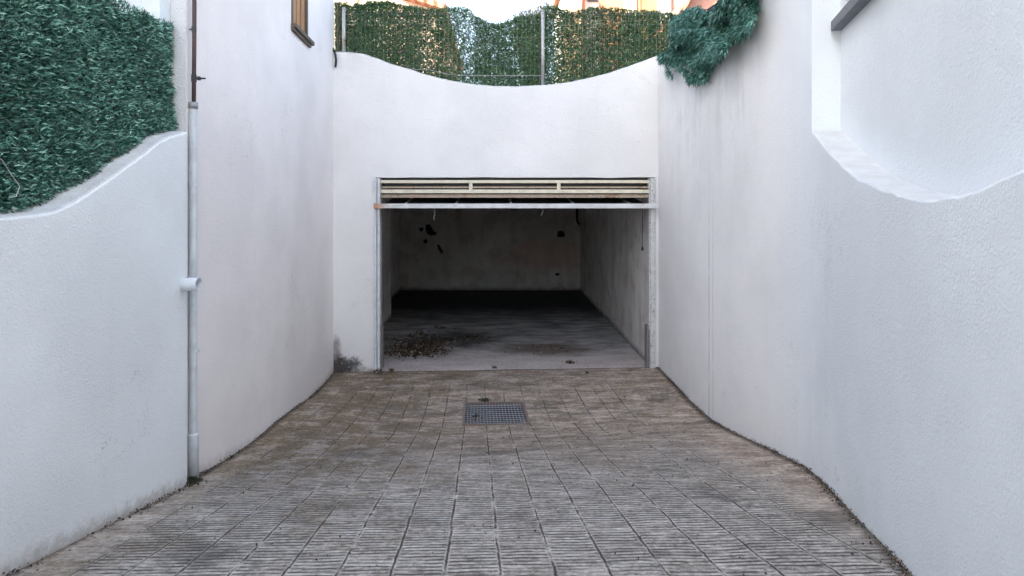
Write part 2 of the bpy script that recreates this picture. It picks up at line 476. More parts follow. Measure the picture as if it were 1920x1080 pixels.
def garage_floor_mat():
    m = NT('garage_concrete')
    n = m.noise(1.0, 7, 0.7, vec=m.scalev(2, 5, 1)); n2 = m.noise(50, 4, 0.7)
    c = m.ramp(n, [(0.32, (0.08, 0.08, 0.088)), (0.50, (0.27, 0.265, 0.265)), (0.66, (0.46, 0.44, 0.43))])
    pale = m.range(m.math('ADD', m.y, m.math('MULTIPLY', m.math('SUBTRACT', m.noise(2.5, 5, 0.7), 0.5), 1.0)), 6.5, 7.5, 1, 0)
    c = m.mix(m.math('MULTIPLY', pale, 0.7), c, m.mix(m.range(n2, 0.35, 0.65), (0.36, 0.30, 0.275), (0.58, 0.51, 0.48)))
    brown = m.blob(0.55, 7.15, 0.55, 0.28, m.x, m.y, m.noise(4, 5, 0.7), 0.5)
    c = m.mix(m.math('MULTIPLY', brown, 0.7), c, (0.085, 0.055, 0.035))
    b2 = m.blob(-0.45, 7.75, 0.45, 0.45, m.x, m.y, m.noise(4, 5, 0.7), 0.5)
    c = m.mix(m.math('MULTIPLY', b2, 0.8), c, (0.03, 0.024, 0.02))
    b3 = m.blob(-1.05, 7.4, 0.50, 0.6, m.x, m.y, m.noise(4, 5, 0.7), 0.5)
    c = m.mix(m.math('MULTIPLY', b3, m.range(m.noise(14, 4, 0.7), 0.4, 0.6)), c, (0.03, 0.022, 0.015))
    rear_dark = m.range(m.math('ADD', m.y, m.math('MULTIPLY', m.math('SUBTRACT', m.noise(1.5, 5, 0.7), 0.5), 2.0)), 8.3, 10.4)  # floor colour goes near black towards the back
    c = m.mix(m.math('MULTIPLY', rear_dark, 0.92), c, (0.012, 0.012, 0.013))
    nrm = m.bump(n2, 0.6, 0.008)
    return m.done(c, 0.8, nrm, spec=0.25)
MAT['garage_floor'] = garage_floor_mat()

def leaf_mat(name, stops, rough=0.42, trans=0.0):
    m = NT(name)
    rnd = m.geo.outputs['Random Per Island']
    n = m.noise(2.2, 3)
    f = m.math('ADD', m.math('MULTIPLY', rnd, 0.8), m.math('MULTIPLY', m.math('SUBTRACT', n, 0.3), 0.5))
    c = m.ramp(f, stops)
    if trans > 0:
        tr = m.t.nodes.new('ShaderNodeBsdfTranslucent'); m.t.links.new(c, tr.inputs['Color'])
        mx = m.t.nodes.new('ShaderNodeMixShader'); mx.inputs[0].default_value = trans
        out = [n_ for n_ in m.t.nodes if n_.type == 'OUTPUT_MATERIAL'][0]
        m.t.links.new(m.b.outputs[0], mx.inputs[1]); m.t.links.new(tr.outputs[0], mx.inputs[2]); m.t.links.new(mx.outputs[0], out.inputs['Surface'])
    return m.done(c, rough, spec=0.5)
MAT['hedge_teal'] = leaf_mat('teal_plastic_leaves', [(0.0, (0.008, 0.036, 0.026)), (0.42, (0.028, 0.105, 0.075)), (0.68, (0.10, 0.27, 0.21)), (0.92, (0.38, 0.68, 0.57))])
MAT['hedge_green'] = leaf_mat('green_plastic_leaves', [(0.0, (0.05, 0.105, 0.045)), (0.45, (0.125, 0.235, 0.105)), (0.8, (0.22, 0.38, 0.19)), (1.0, (0.24, 0.42, 0.24))], 0.42, 0.22)
MAT['hedge_blue'] = leaf_mat('blue_green_leaves', [(0.0, (0.012, 0.060, 0.048)), (0.4, (0.028, 0.115, 0.075)), (0.68, (0.085, 0.25, 0.19)), (1.0, (0.32, 0.62, 0.60))])
MAT['leaf_yellow'] = leaf_mat('yellowing_leaves', [(0.0, (0.16, 0.13, 0.03)), (0.5, (0.38, 0.26, 0.06)), (1.0, (0.30, 0.12, 0.08))])
MAT['leaf_dry'] = leaf_mat('dead_leaves', [(0.0, (0.012, 0.009, 0.007)), (0.55, (0.045, 0.028, 0.017)), (0.8, (0.20, 0.13, 0.07)), (0.9, (0.55, 0.47, 0.38))], 0.8)
MAT['moss'] = leaf_mat('dark_moss', [(0.0, (0.02, 0.025, 0.012)), (0.6, (0.05, 0.06, 0.03)), (1.0, (0.12, 0.11, 0.08))], 0.9)
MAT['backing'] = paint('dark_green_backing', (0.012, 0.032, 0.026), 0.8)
MAT['pvc'] = paint('white_pvc', (0.62, 0.66, 0.70), 0.4)
MAT['grey_metal'] = paint('grey_metal', (0.34, 0.35, 0.35), 0.5, 0.2, chips=0.5)
MAT['galv'] = paint('galvanised_steel', (0.50, 0.50, 0.48), 0.45, 0.4, rust=0.25)
MAT['wire'] = paint('fence_wire', (0.30, 0.36, 0.34), 0.5, 0.3)
MAT['rust_rod'] = paint('rusted_brown_rod', (0.075, 0.045, 0.045), 0.7, rust=0.25, chips=0.6)
MAT['white_paint'] = paint('white_door_paint', (0.66, 0.68, 0.70), 0.4, chips=0.35)
MAT['jamb_worn'] = paint('flaking_white_paint', (0.60, 0.61, 0.60), 0.5, chips=0.6, rust=0.1)
MAT['cream'] = paint('cream_door_paint', (0.76, 0.69, 0.54), 0.5, rust=0.12, chips=0.1)
MAT['dirty_cream'] = paint('dirty_cream_slats', (0.50, 0.40, 0.30), 0.6, rust=0.4, chips=0.6)
MAT['dark_metal'] = paint('dark_metal', (0.04, 0.04, 0.042), 0.6)
MAT['foot_grey'] = paint('dull_grey_bracket', (0.20, 0.185, 0.175), 0.7, chips=0.6, rust=0.3)
MAT['black'] = paint('black_rubber', (0.015, 0.015, 0.016), 0.6)
MAT['stone_sill'] = paint('grey_stone_sill', (0.17, 0.18, 0.20), 0.7, chips=0.3, bump=0.4)
MAT['old_sill'] = paint('weathered_sill', (0.14, 0.11, 0.085), 0.8, chips=0.6, bump=0.5)
MAT['terracotta'] = paint('terracotta_wall', (0.55, 0.24, 0.13), 0.9)
MAT['cream_wall'] = paint('cream_house_wall', (0.66, 0.55, 0.42), 0.9)
MAT['white_wall'] = paint('white_house_wall', (0.72, 0.68, 0.62), 0.9)
MAT['peach_deep'] = paint('deep_peach_wall', (0.58, 0.36, 0.22), 0.9)
MAT['glass_dark'] = paint('dark_window_glass', (0.03, 0.035, 0.04), 0.1)
MAT['earth'] = paint('garden_soil', (0.14, 0.11, 0.08), 0.95, bump=0.8)
MAT['asphalt'] = paint('pale_concrete_street', (0.34, 0.32, 0.29), 0.9, bump=0.6)

def door_bar_mat():
    m = NT('door_bar_paint')
    n = m.noise(9, 5, 0.7)
    c = m.mix(m.range(n, 0.35, 0.7), (0.66, 0.68, 0.69), (0.52, 0.52, 0.50))
    r = m.math('ADD', m.x, m.math('MULTIPLY', m.math('SUBTRACT', m.noise(18, 4, 0.7), 0.5), 0.35))
    c = m.mix(m.range(r, -1.32, -1.12, 0.9, 0.0), c, (0.46, 0.20, 0.07))
    c = m.mix(m.math('MULTIPLY', m.range(m.noise(55, 3, 0.7), 0.62, 0.68), 0.5), c, (0.32, 0.27, 0.2))
    return m.done(c, 0.45, m.bump(m.noise(50, 3), 0.2, 0.003))
MAT['door_bar'] = door_bar_mat()

def wood():
    m = NT('varnished_shutter_wood')
    g = m.noise(1.0, 6, 0.7, vec=m.scalev(40, 40, 2.0))
    c = m.ramp(g, [(0.3, (0.16, 0.075, 0.030)), (0.5, (0.36, 0.19, 0.085)), (0.7, (0.52, 0.33, 0.17))])
    return m.done(c, 0.55, m.bump(g, 0.4, 0.004))
MAT['wood'] = wood()

def tiles():
    m = NT('orange_roof_tiles')
    w = m.math('SINE', m.math('MULTIPLY', m.x, 26.0))
    n = m.noise(6, 4)
    c = m.ramp(m.math('ADD', m.math('MULTIPLY', n, 0.7), m.math('MULTIPLY', w, 0.12)), [(0.3, (0.28, 0.12, 0.07)), (0.6, (0.50, 0.26, 0.16))])
    return m.done(c, 0.85, m.bump(w, 0.6, 0.03))
MAT['tiles'] = tiles()

# ---------------------------------------------------------------- ground
def gz(x, y):
    """height of the ramp"""
    if y <= -0.6: b = 0.985
    elif y <= 0.6:
        t = (y + 0.6) / 1.2
        y1 = 0.96 - 0.2046 * 0.6
        b = (2*t**3 - 3*t*t + 1) * 0.985 + (-2*t**3 + 3*t*t) * y1 + (t**3 - t*t) * 1.2 * -0.2046
    elif y <= 4.2: b = 0.96 - 0.2046 * y
    elif y <= 5.2:
        t = y - 4.2
        b = (2*t**3 - 3*t*t + 1) * (0.96 - 0.2046 * 4.2) + (t**3 - 2*t*t + t) * -0.2046
    else: b = 0.0
    t = min(1.0, max(0.0, (-x - 0.5) / 1.2)); t = t * t * (3 - 2 * t)
    b += 0.095 * t * math.exp(-((y - 4.65) / 0.75) ** 2)
    return b + 0.018 * x + 0.004 * mnoise.noise(Vector((x * 2, y * 2, 0)))

SH = -0.039
GR = dict(u0=-0.180, u1=0.330, y0=4.57, y1=5.20)      # drain opening, u = x + .039*(y-1.823)
def ground_sheet():
    us = sorted(set([round(-2.3 + 0.08 * i, 4) for i in range(int(4.7 / 0.08) + 1)] + [GR['u0'], GR['u1']]))
    ys = sorted(set([round(-3.0 + 0.06 * i, 4) for i in range(int(9.26 / 0.06) + 1)] + [GR['y0'], GR['y1'], 6.26]))
    vs = []; fs = []
    for y in ys:
        for u in us:
            x = u + SH * (y - 1.823)
            vs.append((x, y, gz(x, y)))
    n = len(us)
    for j in range(len(ys) - 1):
        for i in range(n - 1):
            if us[i] >= GR['u0'] - 1e-6 and us[i+1] <= GR['u1'] + 1e-6 and ys[j] >= GR['y0'] - 1e-6 and ys[j+1] <= GR['y1'] + 1e-6: continue
            a = j * n + i
            fs.append((a, a + 1, a + n + 1, a + n))
    tag(obj('driveway', vs, fs, MAT['paving'], smooth=True), kind='structure')
ground_sheet()

g = MB(); g.box(-2.2, 1.9, 6.272, 12.5, -0.2, 0.006)
fl = g.build('floor', MAT['garage_floor']); tag(fl, kind='structure')
g = MB(); g.add([(-60, -60, 0.93), (60, -60, 0.93), (60, -3, 0.93), (-60, -3, 0.93)], [(0, 1, 2, 3)])
tag(g.build('street', MAT['asphalt']), kind='structure')
g = MB(); g.add([(-60, -3, 1.5), (-1.9, -3, 1.5), (-1.9, 3.5, 1.5), (-60, 3.5, 1.5)], [(0, 1, 2, 3)])
tag(g.build('garden_ground', MAT['earth']), kind='structure')
g = MB(); g.add([(-200, 6.46, 2.8), (200, 6.46, 2.8), (200, 400, 2.8), (-200, 400, 2.8)], [(0, 1, 2, 3)])
tag(g.build('terrace_ground', MAT['earth']), kind='structure')
g = MB(); g.add([(1.98, 3.0, 2.75), (60, 3.0, 2.75), (60, 6.455, 2.75), (1.98, 6.455, 2.75)], [(0, 1, 2, 3)])
tag(g.build('garden_ground', MAT['earth']), kind='structure')

# ---------------------------------------------------------------- garage building
FY = 6.26
def fz(py): return EYE + (CY - py) * FY / F
def fx(px): return (px - CX) * FY / F
garage = empty('garage', (0, FY, 0), 'white rendered garage front with dipping curved top and an open black interior', 'garage')
topc = [(-1.78, fz(97)), (fx(648), fz(97)), (fx(683), fz(101)), (fx(704), fz(108)), (fx(733), fz(119)), (fx(767), fz(129)), (fx(800), fz(139.6)),
        (fx(829), fz(147)), (fx(871), fz(155)), (fx(912), fz(159.6)), (fx(954), fz(161.5)), (fx(1020), fz(159)), (fx(1047), fz(156.5)), (fx(1085), fz(150)),
        (fx(1135), fz(138)), (fx(1172), fz(126)), (fx(1197), fz(117)), (fx(1222), fz(108)), (1.72, fz(101))]
topc = smooth_curve(topc, 0.02)
OL, OR, OT = -1.343, 1.655, 2.052
# front wall: lintel with curved top plus two side pieces, one mesh
vs, fs = [], []
xs = [-1.78, OL, OR, 1.72]
allx = sorted(set([t for t, _ in topc] + [OL, OR]))
vsf, fsf = [], []
for x in allx:
    zt = interp(topc, x)
    w = mnoise.noise(Vector((x * 9, 0, 0))) * 0.004 + mnoise.noise(Vector((x * 33, 5, 0))) * 0.003
    zl = OT + mnoise.noise(Vector((x * 3, 8, 0))) * 0.006 if OL < x < OR else OT
    for (yy, zz) in ((FY, zl), (FY, zt - 0.015 + w), (FY + 0.012, zt + w), (FY + 0.19, zt + 0.012 + w * 0.4), (FY + 0.19, zl)):
        vsf.append((x, yy, zz))
for i in range(len(allx) - 1):
    for k in range(5):
        k2 = (k + 1) % 5
        a = i * 5 + k; b = i * 5 + k2
        fsf.append((a, a + 5, b + 5, b))
mb = MB(); mb.add(vsf, fsf)
mb.box(-1.78, OL, FY, FY + 0.19, -0.3, OT)
mb.box(OR, 1.72, FY, FY + 0.19, -0.3, OT)
mb.build('front_wall', MAT['stucco_front'], garage)
mb = MB(); mb.box(-2.3, 1.9, 12.25, 12.45, -0.2, 2.3)
mb.build('back_wall', MAT['garage_back'], garage)
mb = MB()
mb.add([(1.625, FY + 0.19, -0.2), (1.665, 12.25, -0.2), (1.665, 12.25, 2.3), (1.625, FY + 0.19, 2.3), (1.9, FY + 0.19, -0.2), (1.9, 12.25, -0.2), (1.9, 12.25, 2.3), (1.9, FY + 0.19, 2.3)],
       [(0, 3, 2, 1), (0, 4, 7, 3), (4, 5, 6, 7), (0, 1, 5, 4), (3, 7, 6, 2), (1, 2, 6, 5)])
mb.build('side_wall', MAT['garage_side'], garage)
mb = MB(); mb.box(-1.95, -1.71, FY + 0.19, 9.2, -0.2, 2.3); mb.box(-2.3, -2.09, 9.2, 12.25, -0.2, 2.3); mb.box(-2.3, -1.95, 9.0, 9.2, -0.2, 2.3)
mb.build('side_wall', MAT['garage_side'], garage)
mb = MB(); mb.box(-2.3, 1.9, FY + 0.192, 12.45, 2.302, 2.5)
mb.build('ceiling', MAT['garage_side'], garage)

# ---------------------------------------------------------------- garage door
door = empty('garage_door', (0.15, FY, 0), 'open up-and-over garage door in worn white and cream metal under the curved wall', 'garage door')
mb = MB(); mb.box(-1.338, -1.312, 6.215, 6.33, -0.02, 2.045, 0.003); mb.box(-1.305, -1.278, 6.225, 6.33, -0.02, 2.045, 0.003); mb.box(-1.3125, -1.3045, 6.25, 6.32, -0.02, 2.04)
o = mb.build('door_jamb', MAT['white_paint'], door)
mb = MB(); mb.box(1.595, 1.640, 6.225, 6.33, 0.01, 2.045, 0.003); mb.box(1.587, 1.596, 6.26, 6.32, 0.42, 2.04); mb.box(1.641, 1.652, 6.235, 6.30, 0.01, 2.045, 0.002)
o = mb.build('door_jamb', MAT['jamb_worn'], door); o['label'] = 'right jamb with flaking paint'
mb = MB(); mb.box(1.565, 1.594, 6.27, 6.36, 0.005, 0.47, 0.003)
mb.build('foot_bracket', MAT['foot_grey'], door)
mb = MB(); mb.box(-1.272, -1.258, 6.27, 6.33, 0.01, 0.47, 0.002)
mb.build('foot_bracket', MAT['foot_grey'], door)
for i, (z0, z1, y0, mt) in enumerate(((1.992, 2.024, 6.268, 'cream'), (1.884, 1.923, 6.262, 'cream'))):
    mb = MB(); mb.box(-1.277, 1.594, y0, y0 + 0.03, z0, z1, 0.003)
    mb.build('header_rail', MAT[mt], door)
for z0, z1, y0 in ((1.939, 1.957, 6.30), (1.836, 1.873, 6.295)):
    mb = MB(); mb.box(-1.277, 1.594, y0, y0 + 0.015, z0, z1, 0.002)
    mb.build('slat', MAT['dirty_cream'], door)
mb = MB(); mb.box(-1.277, 1.594, 6.335, 6.35, 1.86, 2.05)
mb.build('header_panel', MAT['dark_metal'], door)
for px in (882.5, 1048):
    x = fx(px); mb = MB(); mb.box(x - 0.018, x + 0.018, 6.264, 6.288, 1.9235, 1.9915)
    mb.build('header_stile', MAT['cream'], door)
mb = MB(); mb.box(-1.334, 1.648, 6.165, 6.205, 1.722, 1.772, 0.004)
mb.build('bottom_rail', MAT['door_bar'], door)
# the leaf lies overhead, rising slightly to the back
mb = MB()
zf, zb, y0, y1 = 1.742, 2.00, 6.22, 8.2
vs = [(x, y, z) for x in (-1.25, 1.56) for y, z in ((y0, zf), (y0, zf + 0.02), (y1, zb), (y1, zb + 0.02))]
mb.add(vs, [(0, 2, 3, 1), (4, 5, 7, 6), (0, 1, 5, 4), (2, 6, 7, 3), (1, 3, 7, 5), (0, 4, 6, 2)])
mb.build('door_leaf', MAT['dark_metal'], door)
for px in (760, 855, 958, 1075, 1180):
    x = fx(px); mb = MB(); mb.tube([(x, 6.24, 1.768), (x, 8.15, 2.026)], 0.012, 6)
    mb.build('stiffener', MAT['grey_metal'], door)

# chain, cord, cable inside
def chain(x, y, z0, n, name, label, curl=0.0):
    mb = MB()
    px, pz = x, z0
    for i in range(n):
        a = i * math.pi / 2
        pts = []
        for k in range(9):
            t = 2 * math.pi * k / 8
            lx, lz = 0.0045 * math.cos(t), 0.011 * math.sin(t)
            pts.append((px + lx * math.cos(a), y + lx * math.sin(a), pz + lz))
        mb.tube(pts, 0.0022, 5, caps=False)
        pz -= 0.0165; px += 0.004 * math.sin(i * 1.1 + curl) + curl * 0.0015 * i * math.cos(i)
    o = mb.build(name, MAT['galv']); tag(o, label, 'chain', 'chains hanging behind the door rail')
chain(fx(812) , 6.36, 1.722, 8, 'hanging_chain', 'straight thin steel chain hanging behind the left half of the door rail')
chain(fx(1018), 6.36, 1.722, 5, 'hanging_chain', 'short curled chain end hanging behind the right half of the door rail', 1.6)
mb = MB(); mb.tube([(1.575, 6.50, 2.0), (1.575, 6.50, 1.29)], 0.003, 6); mb.tube([(1.575, 6.50, 1.30), (1.575, 6.50, 1.285), (1.575, 6.5, 1.262), (1.575, 6.5, 1.25)], 0.012, 8, radii=[0.004, 0.013, 0.013, 0.004])
tag(mb.build('pull_cord', MAT['dark_metal']), 'dark pull cord with a knob hanging beside the right door jamb', 'cord')
mb = MB(); mb.tube([(1.60, 12.15, 2.2), (1.595, 12.15, 1.9), (1.585, 12.15, 1.6), (1.59, 12.15, 1.46), (1.64, 12.16, 1.38)], 0.022, 8)
tag(mb.build('cable', MAT['black'], smooth=True), 'thick black cable in the far right corner of the garage', 'cable')
mb = MB(); mb.tube([(0.12, 6.9, 1.80), (0.12, 6.9, 1.72), (0.15, 6.9, 1.700), (0.20, 6.9, 1.715)], 0.007, 6)
tag(mb.build('hook', MAT['dark_metal']), 'small dark hook below the middle of the door rail', 'hook')

# ---------------------------------------------------------------- right walls
ledge_px = [(1528, 249), (1555.6, 284), (1594.5, 323), (1641, 350), (1692, 365.6), (1734.5, 372.5), (1789, 365.6), (1847, 346), (1886, 327), (1920, 313)]
ledge = []
for px, py in ledge_px:
    Y = 0.715 / ((px - CX) / F - 0.297); ledge.append((Y, EYE + (CY - py) * Y / F))
ledge = [(-3.0, 2.3), (-1.0, 2.3), (0.3, 2.2), (0.75, 2.02), (1.0, 1.90)] + sorted(ledge)
ledge[-1] = (3.017, ledge[-1][1] + 0.01)
ledge = smooth_curve(ledge, 0.03)
def slant(y, off=0.0):
    if y >= 0.9: return 0.715 + 0.297 * y + off * 1.043 - 0.010 * math.exp(-(3.02 - y) / 0.12)
    return 0.715 + 0.297 * 0.9 + off * 1.043 + 0.02 * (y - 0.9)
path = [(slant(y), y) for y, _ in ledge]
vs, fs = path_wall(path, [z for _, z in ledge], 0.0, 0.135, 1, rough=0.007, cham=0.010)
tag(obj('retaining_wall', vs, fs, MAT['stucco_skyfill'], smooth=False), 'near right white stucco wall that angles inward, with a bright dished ledge', 'wall')

rt = smooth_curve([(3.02, 7.0), (3.45, 7.0)], 0.05)
farpts = [(3.02, 1.6035), (3.10, 1.618), (3.22, 1.632), (3.4, 1.641), (4.0, 1.655), (5.0, 1.675), (6.45, 1.690)]
rtop = [(3.02, 4.1), (3.40, 3.9), (3.62, 3.45), (3.9, 3.16), (4.3, 3.07), (4.8, 3.10), (5.4, 3.2), (5.9, 3.30), (6.255, 3.35)]
rtop = smooth_curve(rtop, 0.04)
path = [(interp(farpts, y), y) for y, _ in rtop]
vs, fs = path_wall(path, [z for _, z in rtop], -0.3, 0.30, 1, rough=0.006)
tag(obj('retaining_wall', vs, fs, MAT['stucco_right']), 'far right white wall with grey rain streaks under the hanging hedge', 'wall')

rh = empty('house', (1.9, 0.0, 1.0), 'pale stucco house wall above the dished ledge on the right, with a grey stone sill', 'house')
ys = [3.017, 2.5, 2.0, 1.5, 0.9, 0.0, -3.0, -6.0]
vs = []; fs = []
for y in ys:
    x = slant(y, 0.136)
    vs += [(x, y, 0.9), (x, y, 7.0), (x + 5, y, 7.0), (x + 5, y, 0.9)]
for i in range(len(ys) - 1):
    a = i * 4; b = a + 4
    for k in range(4): fs.append((a + k, b + k, b + (k + 1) % 4, a + (k + 1) % 4))
fs += [(0, 1, 2, 3), tuple(reversed([len(vs) - 4 + k for k in range(4)]))]
obj('wall', vs, fs, MAT['stucco_skyfill'], rh)
def on_slant(y, off, z): return (slant(y, 0.136) - off * 0.958, y + off * 0.285, z)
def slant_box(ya, yb, o0, o1, z0, z1):
    m_ = MB()
    m_.add([on_slant(y, o, z) for y in (ya, yb) for o in (o0, o1) for z in (z0, z1)],
           [(0, 1, 3, 2), (4, 6, 7, 5), (0, 4, 5, 1), (2, 3, 7, 6), (0, 2, 6, 4), (1, 5, 7, 3)])
    return m_
ysl = 0.851 / ((1577 - CX) / F - 0.297)
zs = EYE + (CY - 48) * ysl / F
m_ = slant_box(ysl - 0.02, ysl - 1.25, -0.002, 0.05, zs - 0.03, zs + 0.018)
m_.build('window_sill', MAT['stone_sill'], rh)
w_ = slant_box(ysl - 0.08, ysl - 1.18, -0.001, 0.012, zs + 0.02, zs + 1.15).build('window', MAT['white_paint'], rh)
slant_box(ysl - 0.14, ysl - 1.12, 0.0125, 0.016, zs + 0.08, zs + 1.09).build('pane', MAT['glass_dark'], w_)

# ---------------------------------------------------------------- left retaining wall
left_px = [(346, 243), (303, 264), (264, 292), (233, 315), (194, 342), (156, 367.5), (117, 389), (78, 400.6), (39, 406), (0, 408)]
cop = []
for px, py in left_px:
    Y = 1.58 * F / (CX - px); cop.append((Y, EYE + (CY - py) * Y / F))
cop = [(-3.0, 2.2), (-0.5, 2.2), (0.4, 2.1), (0.9, 1.92), (1.3, 1.77), (1.6, 1.705)] + sorted(cop)
cop[-1] = (2.96, cop[-1][1])
cop = smooth_curve(cop, 0.03)
path = [(-1.58, y) for y, _ in cop]
vs, fs = path_wall(path, [z for _, z in cop], 0.0, 0.36, -1, rough=0.007, cham=0.012)
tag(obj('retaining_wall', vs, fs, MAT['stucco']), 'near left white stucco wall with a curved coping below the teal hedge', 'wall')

# ---------------------------------------------------------------- left house
lh = empty('house', (-3.5, 4.5, 1.0), 'tall off-white house wall on the left with a wooden shutter high up', 'house')
WY0, WY1, WZ0, WZ1 = 4.79, 5.26, 3.235, 4.4
mb = MB()
mb.box(-2.0, -1.76, 3.03, 6.30, -0.4, WZ0); mb.box(-2.0, -1.76, 3.03, 6.30, WZ1, 9.0)
mb.box(-2.0, -1.76, 3.03, WY0, WZ0, WZ1); mb.box(-2.0, -1.76, WY1, 6.30, WZ0, WZ1)
mb.box(-9.0, -2.0, 6.05, 6.30, -0.4, 9.0)
mb.lean().build('wall', MAT['stucco_bounce'], lh)
mb = MB(); mb.box(-1.85, -1.6205, 3.022, 3.0285, 1.3, 9.0)
mb.build('render_panel', MAT['stucco_rough'], lh)
mb = MB(); mb.box(-9.0, -1.70, 2.93, 3.02, 1.3, 9.0)
mb.build('wall', MAT['stucco_skyfill'], lh)
mb = MB(); mb.box(-9.2, -1.45, 2.85, 6.4, 9.0, 9.2)
mb.build('roof', MAT['tiles'], lh)
mb = MB(); mb.box(-1.80, -1.752, WY0 + 0.003, WY0 + 0.035, WZ0, WZ1); mb.box(-1.80, -1.752, WY1 - 0.035, WY1 - 0.003, WZ0, WZ1)
win = mb.lean().build('window_frame', MAT['old_sill'], lh)
mb = MB()
k = 6
for i in range(k):
    a = WY0 + 0.037 + (WY1 - WY0 - 0.074) * i / k; b = WY0 + 0.037 + (WY1 - WY0 - 0.074) * (i + 1) / k - 0.006
    mb.box(-1.80, -1.765 - (0.006 if i % 2 else 0), a, b, WZ0 + 0.004, WZ1 - 0.002, 0.002)
mb.box(-1.81, -1.801, WY0 + 0.03, WY1 - 0.03, WZ0, WZ1)
mb.lean().build('shutter', MAT['wood'], lh)
for zz in (WZ0 + 0.22, WZ0 + 0.9):
    mb = MB(); mb.box(-1.751, -1.738, WY0 + 0.0, WY0 + 0.03, zz, zz + 0.05, 0.002)
    mb.lean().build('hinge', MAT['galv'], lh)
mb = MB(); mb.box(-1.80, -1.715, WY0 - 0.01, WY1 + 0.08, WZ0 - 0.035, WZ0 - 0.001, 0.004); mb.box(-1.80, -1.735, WY0 - 0.01, WY1 + 0.05, WZ0 - 0.06, WZ0 - 0.036, 0.003)
mb.lean().build('window_sill', MAT['old_sill'], lh)

# unseen house added behind the camera on the left to shade the ramp
shade_house = empty('house', (-8, -3, 1.5), 'unseen white house added beyond the left garden to shade the ramp', 'house')
mb = MB(); mb.box(-13, -4.6, -7.5, 1.6, 0.9, 9.0)
mb.build('wall', MAT['white_wall'], shade_house)
mb = MB(); mb.box(-13.3, -4.3, -7.8, 1.9, 9.0, 9.2)
mb.build('roof', MAT['tiles'], shade_house)
for y in (-6, -3.2, -0.5):
    for z in (2.6, 5.8):
        mb = MB(); mb.box(-4.62, -4.57, y, y + 1.0, z, z + 1.3); o = mb.build('window', MAT['white_paint'], shade_house)
        mb = MB(); mb.box(-4.569, -4.56, y + 0.07, y + 0.93, z + 0.07, z + 1.23); mb.build('pane', MAT['glass_dark'], o)

# ---------------------------------------------------------------- downpipe and stub pipe
PX, PY = -1.600, 3.055
def pzz(py): return EYE + (CY - py) * PY / F
zb = gz(PX, PY) - 0.02
dp = empty('downpipe', (PX, PY, zb), 'tall white downpipe in the left wall corner with a rusty brown upper rod', 'pipe')
mb = MB(); mb.tube([(PX, PY, pzz(815)), (PX, PY, pzz(203))], 0.0195, 16, caps=False)
mb.build('pipe', MAT['pvc'], dp, smooth=True)
mb = MB(); mb.tube([(PX, PY, zb), (PX, PY, pzz(816)), (PX, PY, pzz(813)), (PX, PY, pzz(812))], 0.027, 18, radii=[0.027, 0.027, 0.0265, 0.021])
mb.build('pipe_socket', MAT['pvc'], dp, smooth=True)
mb = MB(); mb.tube([(PX, PY, pzz(204)), (PX, PY, pzz(192))], 0.0235, 18)
mb.build('pipe_cap', MAT['grey_metal'], dp, smooth=True)
for py in (346, 658):
    mb = MB(); mb.tube([(PX, PY, pzz(py + 2.5)), (PX, PY, pzz(py - 2.5))], 0.0225, 16); mb.box(PX - 0.03, PX - 0.015, PY - 0.006, PY + 0.006, pzz(py + 2), pzz(py - 2)); mb.box(PX + 0.018, PX + 0.034, PY - 0.004, PY + 0.004, pzz(py + 2), pzz(py - 2))
    mb.build('clamp', MAT['pvc'], dp)
mb = MB(); mb.tube([(PX + 0.004, PY, pzz(191)), (PX + 0.006, PY, pzz(100)), (PX + 0.008, PY, pzz(-40)), (PX + 0.008, PY, 7.5)], 0.0105, 10)
mb.build('rod', MAT['rust_rod'], dp, smooth=True)
mb = MB()
z_ = pzz(147); mb.tube([(PX + 0.005, PY, z_ + 0.018), (PX + 0.005, PY, z_ - 0.018)], 0.0135, 10); mb.tube([(PX, PY, z_), (PX + 0.065, PY, z_)], 0.0045, 8); mb.tube([(PX + 0.025, PY, z_), (PX + 0.038, PY, z_)], 0.011, 6)
mb.build('bracket', MAT['dark_metal'], dp)
mb = MB(); z_ = pzz(55); mb.tube([(PX - 0.035, PY, z_), (PX, PY, z_)], 0.0035, 6); mb.tube([(PX + 0.005, PY, z_ + 0.012), (PX + 0.005, PY, z_ - 0.012)], 0.0125, 10)
mb.build('bracket', MAT['dark_metal'], dp)

sz = EYE - (533 - CY) * 2.925 / F
def ring_tube(mb, x0, x1, y, z, ro, ri, n=24):
    vs = []; fs = []
    for x, r in ((x0, ro), (x1 - 0.002, ro), (x1, ro - 0.001), (x1, ri), (x0, ri)):
        for k in range(n):
            t = 2 * math.pi * k / n; vs.append((x, y + r * math.cos(t), z + r * math.sin(t)))
    for j in range(4):
        for k in range(n): fs.append((j * n + k, j * n + (k + 1) % n, (j + 1) * n + (k + 1) % n, (j + 1) * n + k))
    mb.add(vs, fs)
st = empty('drain_outlet', (-1.58, 2.92, sz), 'short open white pipe stub sticking out of the left wall in front of the downpipe', 'pipe')
mb = MB(); ring_tube(mb, -1.60, -1.50, 2.92, sz, 0.034, 0.030); mb.build('pipe', MAT['pvc'], st, smooth=True)
mb = MB(); mb.tube([(-1.575, 2.92, sz), (-1.574, 2.92, sz)], 0.0295, 20); mb.build('opening', MAT['black'], st)

